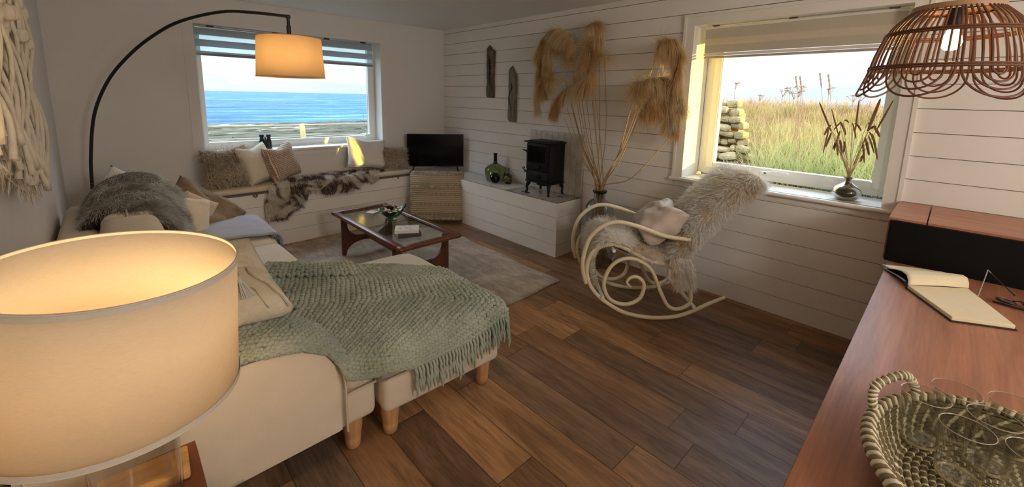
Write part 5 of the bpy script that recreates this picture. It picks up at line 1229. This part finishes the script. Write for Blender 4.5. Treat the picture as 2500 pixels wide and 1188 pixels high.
# ================================================================== DESK AND WHAT STANDS ON IT
M_maho = wood('sapele_desk', (138, 88, 64), (188, 128, 96), 'x', 22, .38, .04, 16)
dk = thing('desk', 'long red-brown wooden sideboard desk along the right wall towards the camera', 'desk', (2.2, -.3, 0))
Td = Matrix.Translation((-2.2, .3, 0)); DY = .152
obj('desk_top', tm(MB().rbox(((.85 + X1) / 2 - .004, (DY - .78) / 2, .738), (X1 - .865, DY + .78, .024), .006, 5), Td), M_maho, dk)
obj('carcass', tm(MB().box(.90, X1 - .01, -.74, DY - .03, .08, .726), Td), M_maho, dk, smooth=False)
for k in range(3): 
    x0 = .93 + k * .84; d_ = obj('drawer_front', tm(MB().box(x0, x0 + .82, DY - .03, DY - .018, .12, .70), Td), M_maho, dk, smooth=False, bevel=.003)
    obj('knob', tm(MB().lathe([(.001, 0), (.012, .002), (.015, .012), (.012, .02), (.001, .022)], 14, Matrix.Translation((x0 + .41, DY - .019, .5)) @ Matrix.Rotation(-PI / 2, 4, 'X')), Td), M_maho, d_)
obj('plinth', tm(MB().box(.95, X1 - .02, -.70, DY - .07, 0, .08), Td), M_maho, dk, smooth=False)
rec = thing('raised_shelf', 'wooden ledge with a black cloth front standing at the back of the desk', 'shelf unit', (2.88, -.3, .75))
Tr = Matrix.Translation((-2.88, .3, -.75))
obj('ledge', tm(MB().box(2.905, X1 - .016, .037, DY + .026, .955, .977).box(2.905, X1 - .016, -.95, .032, .955, .977), Tr), wood('sapele_ledge', (150, 96, 70), (190, 132, 100), 'y', 22, .4, .04, 12), rec, smooth=False, bevel=.0015)
obj('cabinet_side', tm(MB().box(2.92, X1 - .016, DY + .01, DY + .026, .75, .955), Tr), M_maho, rec, smooth=False)
obj('cabinet_side', tm(MB().box(2.92, X1 - .016, -.95, -.934, .75, .955), Tr), M_maho, rec, smooth=False)
a = N('black_speaker_cloth'); v = a.coord(); a.set(col=a.ramp(a.noise(v, 600, 2), [(.35, (.004, .004, .004)), (.65, (.016, .016, .015))]), rough=.95, spec=.1); a.bump(a.noise(v, 500, 1), .3, .002)
obj('cloth_front', tm(MB().rbox((2.90, -.385, .858), (.04, 1.11, .215), .004, 5), Tr), a.m, rec)
nb = thing('notebook', 'open black notebook with blank cream pages at the far corner of the desk', 'notebook', (2.48, -.03, .751), (0, 0, 0))
M_pg = plain('cream_page', (232, 218, 186), .85, .02, 30); M_cov = plain('black_notebook_cover', (24, 22, 24), .45, .05)
Tn = Matrix.Translation((-2.48, .03, -.751))
# right-hand block: quad corners on the desk
qa, qb, qc, qd = Vector((2.49, .054, 0)), Vector((2.235, -.085, 0)), Vector((2.325, -.247, 0)), Vector((2.655, -.13, 0))
def slab(q, z0, z1, grow=0):
    c = sum((Vector(p) for p in q), Vector()) / 4; q = [c + (Vector(p) - c) * (1 + grow) for p in q]
    vs = [(p.x, p.y, z0) for p in q] + [(p.x, p.y, z1) for p in q]; return MB().add(vs, [(3, 2, 1, 0), (4, 5, 6, 7), (0, 1, 5, 4), (1, 2, 6, 5), (2, 3, 7, 6), (3, 0, 4, 7)])
q4 = [qa, qb, qc, qd]
obj('cover', tm(slab(q4, .751, .7545, .04), Tn), M_cov, nb, smooth=False)
obj('page_block', tm(slab(q4, .7547, .769), Tn), M_pg, nb, smooth=False, bevel=.0015)
# left-hand pages rise and curl over towards the wall
ua, ub = qa, qd
def curl(a_, b_):
    base = ua.lerp(ub, a_); out_ = Vector((.30, .135, 0)); ofs = [(0, .769), (.02, .79), (.10, .806), (.25, .806), (.45, .795), (.7, .775), (1.0, .765)]
    q = b_ * 6; i = min(5, int(q)); f = q - i; s_ = ofs[i][0] * (1 - f) + ofs[i + 1][0] * f; z = ofs[i][1] * (1 - f) + ofs[i + 1][1] * f
    p = base + out_ * s_ * (.78 - .2 * a_); return (p.x, p.y, z + .004 * math.sin(a_ * 3))
o = obj('turned_pages', tm(MB().grid(curl, 12, 24), Tn), M_pg, nb, sharp=180); mo = o.modifiers.new('s', 'SOLIDIFY'); mo.thickness = .004; mo.offset = 1
def curl2(a_, b_):
    x, y, z = curl(a_, b_); return (x, y + .002, max(.7535, z - .012 - .02 * math.sin(PI * min(1, b_ * 1.2))))
o = obj('lifted_cover', tm(MB().grid(curl2, 12, 24), Tn), M_cov, nb, sharp=180); mo = o.modifiers.new('s', 'SOLIDIFY'); mo.thickness = .002
gl_ = thing('spectacles', 'black spectacles lying on the desk with one arm sticking up before the black cloth', 'spectacles', (2.62, -.27, .751))
pA, pB, pC = at(2388, 722, 'z', .756), at(2412, 659, 'x', 2.66), at(2478, 722, 'x', 2.58)
Tg = Matrix.Translation((-2.62, .27, -.751))
obj('temple', tm(MB().tube([pA, pA.lerp(pB, .9), pB, pB.lerp(pC, .12)], .0017, 8, 4), Tg), plain('clear_grey_tip', (170, 166, 158), .25), gl_)
obj('temple', tm(MB().tube([pB.lerp(pC, .12), pB.lerp(pC, .85), pC], [.0016, .0022, .003], 8), Tg), M_glosblack, gl_)
c1, c2 = at(2455, 738, 'z', .76), at(2520, 752, 'z', .76)
mb = MB()
for c_ in (c1, c2):
    mb.tube([c_ + Vector((.016 * math.cos(t) , .026 * math.sin(t), .006 + .003 * math.sin(t))) for t in [k * PI / 12 for k in range(24)]], .0042, 8, closed=True)
mb.tube([c1 + Vector((.01, -.02, .01)), c1.lerp(c2, .5) + Vector((.016, 0, .012)), c2 + Vector((.01, .02, .01))], .003, 6, 3); mb.tube([at(2424, 735, 'z', .756), at(2470, 748, 'z', .757), at(2520, 762, 'z', .757)], .0035, 8, 3)
obj('frame', tm(mb, Tg), M_glosblack, gl_)
obj('lens', tm(MB().rbox(tuple(c1 + Vector((0, 0, .006))), (.028, .046, .002), .001, 3).rbox(tuple(c2 + Vector((0, 0, .006))), (.028, .046, .002), .001, 3), Tg), plain('smoky_lens', (96, 96, 98), .1), gl_)

# ---- seagrass basket of tumblers
bk_ = thing('seagrass_basket', 'oval striped seagrass tray basket with loop handles in the near right foreground', 'basket', (1.215, -.205, .751))
a = N('striped_seagrass'); tcn = a.n('ShaderNodeTexCoord'); sx3 = a.n('ShaderNodeSeparateXYZ', {0: tcn.outputs['Object']})
ang = a.math('ARCTAN2', sx3.outputs[1], sx3.outputs[0]); st1 = a.math('SINE', a.math('ADD', a.math('MULTIPLY', ang, 46.0), a.math('MULTIPLY', sx3.outputs[2], 260.0)))
rowi = a.math('SINE', a.math('MULTIPLY', sx3.outputs[2], 2 * PI / .016)); nzz = a.noise(a.coord((1, 1, 1)), 150, 3)
stripes = a.ramp(st1, [(.62, lin((118, 104, 72))), (.8, lin((224, 214, 186)))]); stripes = a.mixc(.5, stripes, a.ramp(nzz, [(.3, (.35, .33, .28)), (.65, (1.1, 1.1, 1.1))]), 'MULTIPLY')
a.set(col=stripes, rough=.8); a.bump(a.math('ADD', rowi, a.math('MULTIPLY', nzz, .6)), .6, .005); M_sg = a.m
RX, RY, BH = .285, .25, .060
def bprof(t): # t 0 base to 1 rim
    return .80 + .20 * t ** .8
mb = MB(); nrow = 9; segs_ = 120
for r_ in range(nrow):
    t = r_ / (nrow - 1); k = bprof(t); z = .010 + t * BH
    mb.tube([(RX * k * math.cos(q * 2 * PI / segs_), RY * k * math.sin(q * 2 * PI / segs_), z + .0015 * math.sin(q * 2.4 + r_)) for q in range(segs_)], .0078, 8, closed=True)
obj('woven_wall', mb, M_sg, bk_, sharp=180)
mb = MB()
for r_ in range(15):
    k = .80 * (r_ + .5) / 15; mb.tube([(RX * k * math.cos(q * 2 * PI / 60), RY * k * math.sin(q * 2 * PI / 60), .008) for q in range(60)], .0085, 6, closed=True)
obj('woven_base', mb, M_sg, bk_, sharp=180)
# rim wrapped with diagonal pale strips: a twist of separate short wraps
mb = MB(); mb2 = MB()
for q in range(150):
    a0 = q * 2 * PI / 150; p0 = Vector((RX * math.cos(a0), RY * math.sin(a0), .012 + BH)); a1 = a0 + 2 * PI / 150 * 1.5; p1 = Vector((RX * math.cos(a1), RY * math.sin(a1), .012 + BH))
    out_ = Vector((p0.x / RX ** 2, p0.y / RY ** 2, 0)).normalized()
    (mb if q % 2 else mb2).tube([p0 + out_ * .009 - Vector((0, 0, .009)), p0.lerp(p1, .3) + out_ * .011 + Vector((0, 0, .002)), p0.lerp(p1, .6) + Vector((0, 0, .011)), p1 - out_ * .009 + Vector((0, 0, .0))], .0055, 6, 2)
M_pale = plain('pale_raffia', (222, 212, 184), .7, .1, 60); M_dgrass = plain('olive_seagrass', (124, 110, 76), .8, .2, 60)
obj('rim_wrap', mb, M_pale, bk_, sharp=180); obj('rim_wrap', mb2, M_dgrass, bk_, sharp=180)
for sg, a_c in ((1, 64), (-1, 244)):
    ac_ = math.radians(a_c); hw = math.radians(17); p0 = Vector((RX * math.cos(ac_ - hw), RY * math.sin(ac_ - hw), .015 + BH)); p1 = Vector((RX * math.cos(ac_ + hw), RY * math.sin(ac_ + hw), .015 + BH))
    o_ = Vector((math.cos(ac_), math.sin(ac_), 0)); pts, _ = cat([p0 - Vector((0, 0, .01)), p0 + Vector((0, 0, .03)) + o_ * .012, p0.lerp(p1, .2) + Vector((0, 0, .055)) + o_ * .02, p0.lerp(p1, .8) + Vector((0, 0, .055)) + o_ * .02, p1 + Vector((0, 0, .03)) + o_ * .012, p1 - Vector((0, 0, .01))], [1] * 6, 9)
    h_ = obj('handle', MB().tube(pts, .008, 10), M_dgrass, bk_)
    mb = MB()
    for i in range(0, len(pts) - 1, 1):
        c_ = pts[i]; t_ = (pts[i + 1] - pts[i]).normalized(); u_ = t_.orthogonal().normalized(); w3 = t_.cross(u_)
        if i % 2 == 0: mb.tube([c_ + (u_ * math.cos(q) + w3 * math.sin(q)) * .0088 + t_ * .004 * math.sin(q) for q in [k * PI / 5 for k in range(10)]], .0030, 5, closed=True)
    obj('wrapping', mb, M_pale, h_, sharp=180)
a = N('clear_tumbler_glass'); t_ = a.n('ShaderNodeBsdfTransparent', {'Color': (.95, .95, .93, 1)}); g_ = a.n('ShaderNodeBsdfGlossy', {'Color': (1, .98, .94, 1), 'Roughness': .02}); lw = a.n('ShaderNodeLayerWeight', {'Blend': .12}); mx = a.n('ShaderNodeMixShader', {0: lw.outputs['Facing']})
a.link(t_.outputs[0], mx.inputs[1]); a.link(g_.outputs[0], mx.inputs[2]); a.link(mx.outputs[0], a.o.inputs[0]); M_tum = a.m
tumb = thing('tumbler', 'clear glass tumbler standing nearest the loop handle in the seagrass basket', 'glass', (1.315, -.035, .77))
obj('glass', MB().lathe([(.001, .002), (.034, .0), (.037, .006), (.043, .118), (.0415, .1185), (.0345, .012), (.001, .011)], 40, caps=False), M_tum, tumb)
obj('rim', MB().tube([(.0424 * math.cos(k * PI / 24), .0424 * math.sin(k * PI / 24), .1185) for k in range(48)], .0010, 6, closed=True), plain('warm_rim', (170, 150, 130), .1, coat=1.0), tumb)
obj('foot_ring', MB().tube([(.033 * math.cos(k * PI / 24), .033 * math.sin(k * PI / 24), .004) for k in range(48)], .003, 6, closed=True), plain('amber_foot', (226, 206, 150), .15, coat=1.0, alpha=.6), tumb)
for (x, y, lb) in ((1.395, -.085, 'clear glass tumbler second along the wall side of the basket'), (1.43, -.178, 'clear glass tumbler at the far right of the basket, partly out of frame'), (1.238, -.100, 'clear glass tumbler in the middle row of the basket, nearest the desk edge'), (1.327, -.142, 'clear glass tumbler in the middle of the basket'), (1.245, -.195, 'clear glass tumbler lowest in the frame, at the near end of the basket')):
    r_ = tumb.copy(); C.objects.link(r_); r_.location = (x, y, .77); r_['label'] = lb
    for ch in list(tumb.children): c_ = ch.copy(); C.objects.link(c_); c_.parent = r_
for o in C.objects:
    if o.name.startswith('tumbler'): o['group'] = 'tumblers in the seagrass basket'
gs = tag(obj('glass_stopper', MB().lathe([(.001, 0), (.015, .004), (.02, .02), (.015, .035), (.001, .04)], 20), glassm('teal_glass', (60, 110, 104), .03)), 'small teal glass piece at the bottom right edge of the basket', 'glass'); gs.location = (1.13, -.20, .772)

# ================================================================== RATTAN PENDANT
pd = thing('pendant_lamp', 'rattan dome pendant with scalloped looped hem and a bare glowing bulb', 'lamp', (1.93, .045, 0))
M_cane = plain('brown_rattan', (104, 66, 44), .5, .15, 20)
M_cane_in = M_cane
def dome(z):
    zs = [1.580, 1.63, 1.665, 1.71, 1.77, 1.81, 1.845]; rs_ = [.214, .197, .187, .178, .158, .134, .098]; return float(np.interp(z, zs, rs_))
def pt(an, z): r_ = dome(z); return Vector((r_ * math.cos(an), r_ * math.sin(an), z))
NS = 7; sec = 2 * PI / NS
for s_ in range(NS):
    ac_ = s_ * sec + .15
    for k in range(4):
        ha = sec / 2 * (.20 + .245 * k); dep_ = .022 + .021 * k; zb = 1.663
        up_ = [1.845, 1.81, 1.77, 1.71, 1.67]
        L_ = [pt(ac_ - ha, z) for z in up_]; R_ = [pt(ac_ + ha, z) for z in up_[::-1]]
        U_ = [pt(ac_ - ha * math.cos(q), zb - dep_ * math.sin(q)) for q in [j * PI / 10 for j in range(1, 10)]]
        obj('cane_hoop', MB().tube(L_ + U_ + R_, .0030, 6, 2), M_cane, pd)
for z, n_ in ((1.77, 2), (1.665, 2)):
    for q in range(n_): obj('band', MB().tube([Vector((dome(z + .007 * q) + .003) * 0 if False else (((dome(z + .007 * q) + .003) * math.cos(k * PI / 32)), ((dome(z + .007 * q) + .003) * math.sin(k * PI / 32)), z + .007 * q)) for k in range(64)] if False else [(((dome(z + .007 * q) + .003) * math.cos(k * PI / 32)), ((dome(z + .007 * q) + .003) * math.sin(k * PI / 32)), z + .007 * q) for k in range(64)], .0036, 6, closed=True), M_cane, pd)
obj('top_ring', MB().lathe([(.094, 1.838), (.104, 1.838), (.104, 1.856), (.094, 1.858)], 48, caps=False), plain('pale_wood_ring', (170, 132, 100), .5), pd)
mb = MB().tube([(-.095, 0, 1.85), (.095, 0, 1.85)], .003, 6).tube([(0, -.095, 1.85), (0, .095, 1.85)], .003, 6); obj('cross_wire', mb, M_black, pd)
obj('lamp_holder', MB().lathe([(.014, 1.79), (.018, 1.80), (.018, 1.85), (.006, 1.865), (.004, 1.88)], 16), M_black, pd)
a = N('white_hot_bulb'); a.set(col=(1, .8, .5), emis=(1, .62, .26), es=40.0)
obj('bulb', MB().lathe([(.0006, 1.722), (.014, 1.725), (.022, 1.735), (.0255, 1.748), (.022, 1.764), (.014, 1.782), (.012, 1.795)], 20), a.m, pd)
obj('cord', MB().tube([(0, 0, 1.87), (.004, .002, 2.1), (0, 0, 2.40)], .0032, 6, 4), M_black, pd)
obj('ceiling_rose', MB().lathe([(.05, 2.40), (.05, 2.425), (.001, 2.425)], 24), M_black, pd)
rl = thing('fill_light_disc', 'round white disc added on the rear ceiling above a fill light, nearer the sofa side', 'lamp', (1.0, -2.2, ZC))  # unseen discs added over the two rear fill lights
r2 = thing('fill_light_disc', 'round white disc added above the rearmost fill light, near the right wall', 'lamp', (2.6, -3.2, ZC))
obj('added_disc', MB().lathe([(.19, -.02), (.19, 0), (.001, 0)], 32), M_trim, r2)
obj('added_disc', MB().lathe([(.19, -.02), (.19, 0), (.001, 0)], 32), M_trim, rl)

# ================================================================== VASE IN THE GARDEN WINDOW
vb = at(2066, 480, 'z', .918); vb = Vector((X1 + .085, at(2066, 470, 'x', X1 + .085).y, .918))
vs_ = thing('vase', 'squat dark green glass vase on the sill of the garden window', 'vase', tuple(vb))
a = N('dark_olive_glazed_glass'); a.set(col=lin((62, 60, 30)), rough=.08, trans=.35, coat=.6); M_vg = a.m
obj('body', MB().lathe(smoothprof([(.001, .002), (.04, .0), (.07, .02), (.082, .05), (.07, .082), (.035, .108), (.019, .122), (.018, .14), (.026, .150)], 5), 44, caps=False), M_vg, vs_)
obj('rim', MB().tube([(.026 * math.cos(k * PI / 16), .026 * math.sin(k * PI / 16), .15) for k in range(32)], .0028, 6, closed=True), M_vg, vs_)
M_cat = plain('dried_seed_head', (132, 98, 70), .85, .2, 40, .5, 200); M_straw = plain('straw_stem', (190, 158, 118), .7, .1, 20)
def gst(pix, label, head_w=.0045, arch=None, group=None, X=None):
    X = X or vb.x; t = thing('dried_grass', label, 'grass stem', group=group)
    p = at(*pix, 'x', X); n_ = vb + Vector((rng.uniform(-.008, .008), rng.uniform(-.008, .008), .15)); b_ = vb + Vector((rng.uniform(-.02, .02), rng.uniform(-.02, .02), .02))
    if arch: a_ = at(*arch, 'x', X); pts = [b_, n_, n_.lerp(a_, .6) + Vector((0, 0, .01)), a_, p]; hs, _ = cat([n_.lerp(a_, .85), a_, a_.lerp(p, .5) + Vector((0, 0, .012)), p], [1] * 4, 5)
    else: pts = [b_, n_, n_.lerp(p, .5), n_.lerp(p, .62)]; hs, _ = cat([n_.lerp(p, .6), n_.lerp(p, .8), p], [1] * 3, 5)
    obj('stem', MB().tube(pts, .0013, 5, 4), M_straw, t)
    if arch: hs = hs[6:]
    n = len(hs); obj('seed_head', MB().tube(hs, [head_w * (.5 + .7 * math.sin(PI * min(1, (i + .8) / n))) * (1 if i < n - 1 else .3) for i in range(n)], 7), M_cat, t)
gst((2000, 248), 'tall dried grass leaning far left out of the window vase', .005); gst((2030, 265), 'shorter upright dried grass just right of the leftmost one', .0035)
gst((2098, 242), 'straight upright dried grass in the middle of the window vase', .0045); gst((2150, 240), 'feathery reddish dried grass leaning right in the window vase', .008)
gst((2182, 243), 'longest dried grass leaning to the far right of the window vase', .0045)
AR = [((2009, 375), (2025, 312)), ((2016, 360), (2032, 322)), ((2012, 330), (2030, 305)), ((2033, 365), (2044, 340)), ((2045, 380), (2042, 345)), ((2055, 380), (2050, 340)), ((2090, 340), (2080, 300)), ((2103, 320), (2085, 302)), ((2065, 330), (2050, 297)), ((2072, 300), (2060, 296)), ((2110, 398), (2105, 345)), ((2122, 380), (2110, 335)), ((2134, 375), (2118, 330)), ((2142, 390), (2128, 325)), ((2148, 335), (2132, 312)), ((2125, 312), (2118, 302)), ((2036, 368), (2052, 318)), ((2100, 395), (2108, 380)), ((2135, 350), (2120, 322)), ((2060, 372), (2062, 345)), ((2140, 310), (2122, 318)), ((2035, 318), (2056, 300))]
for k, (p_, a_) in enumerate(AR): gst(p_, 'drooping dried grass head in the window vase', .0042 + .0012 * (k % 3), a_, 'drooping grasses in the window vase', X=vb.x + rng.uniform(-.05, .05))
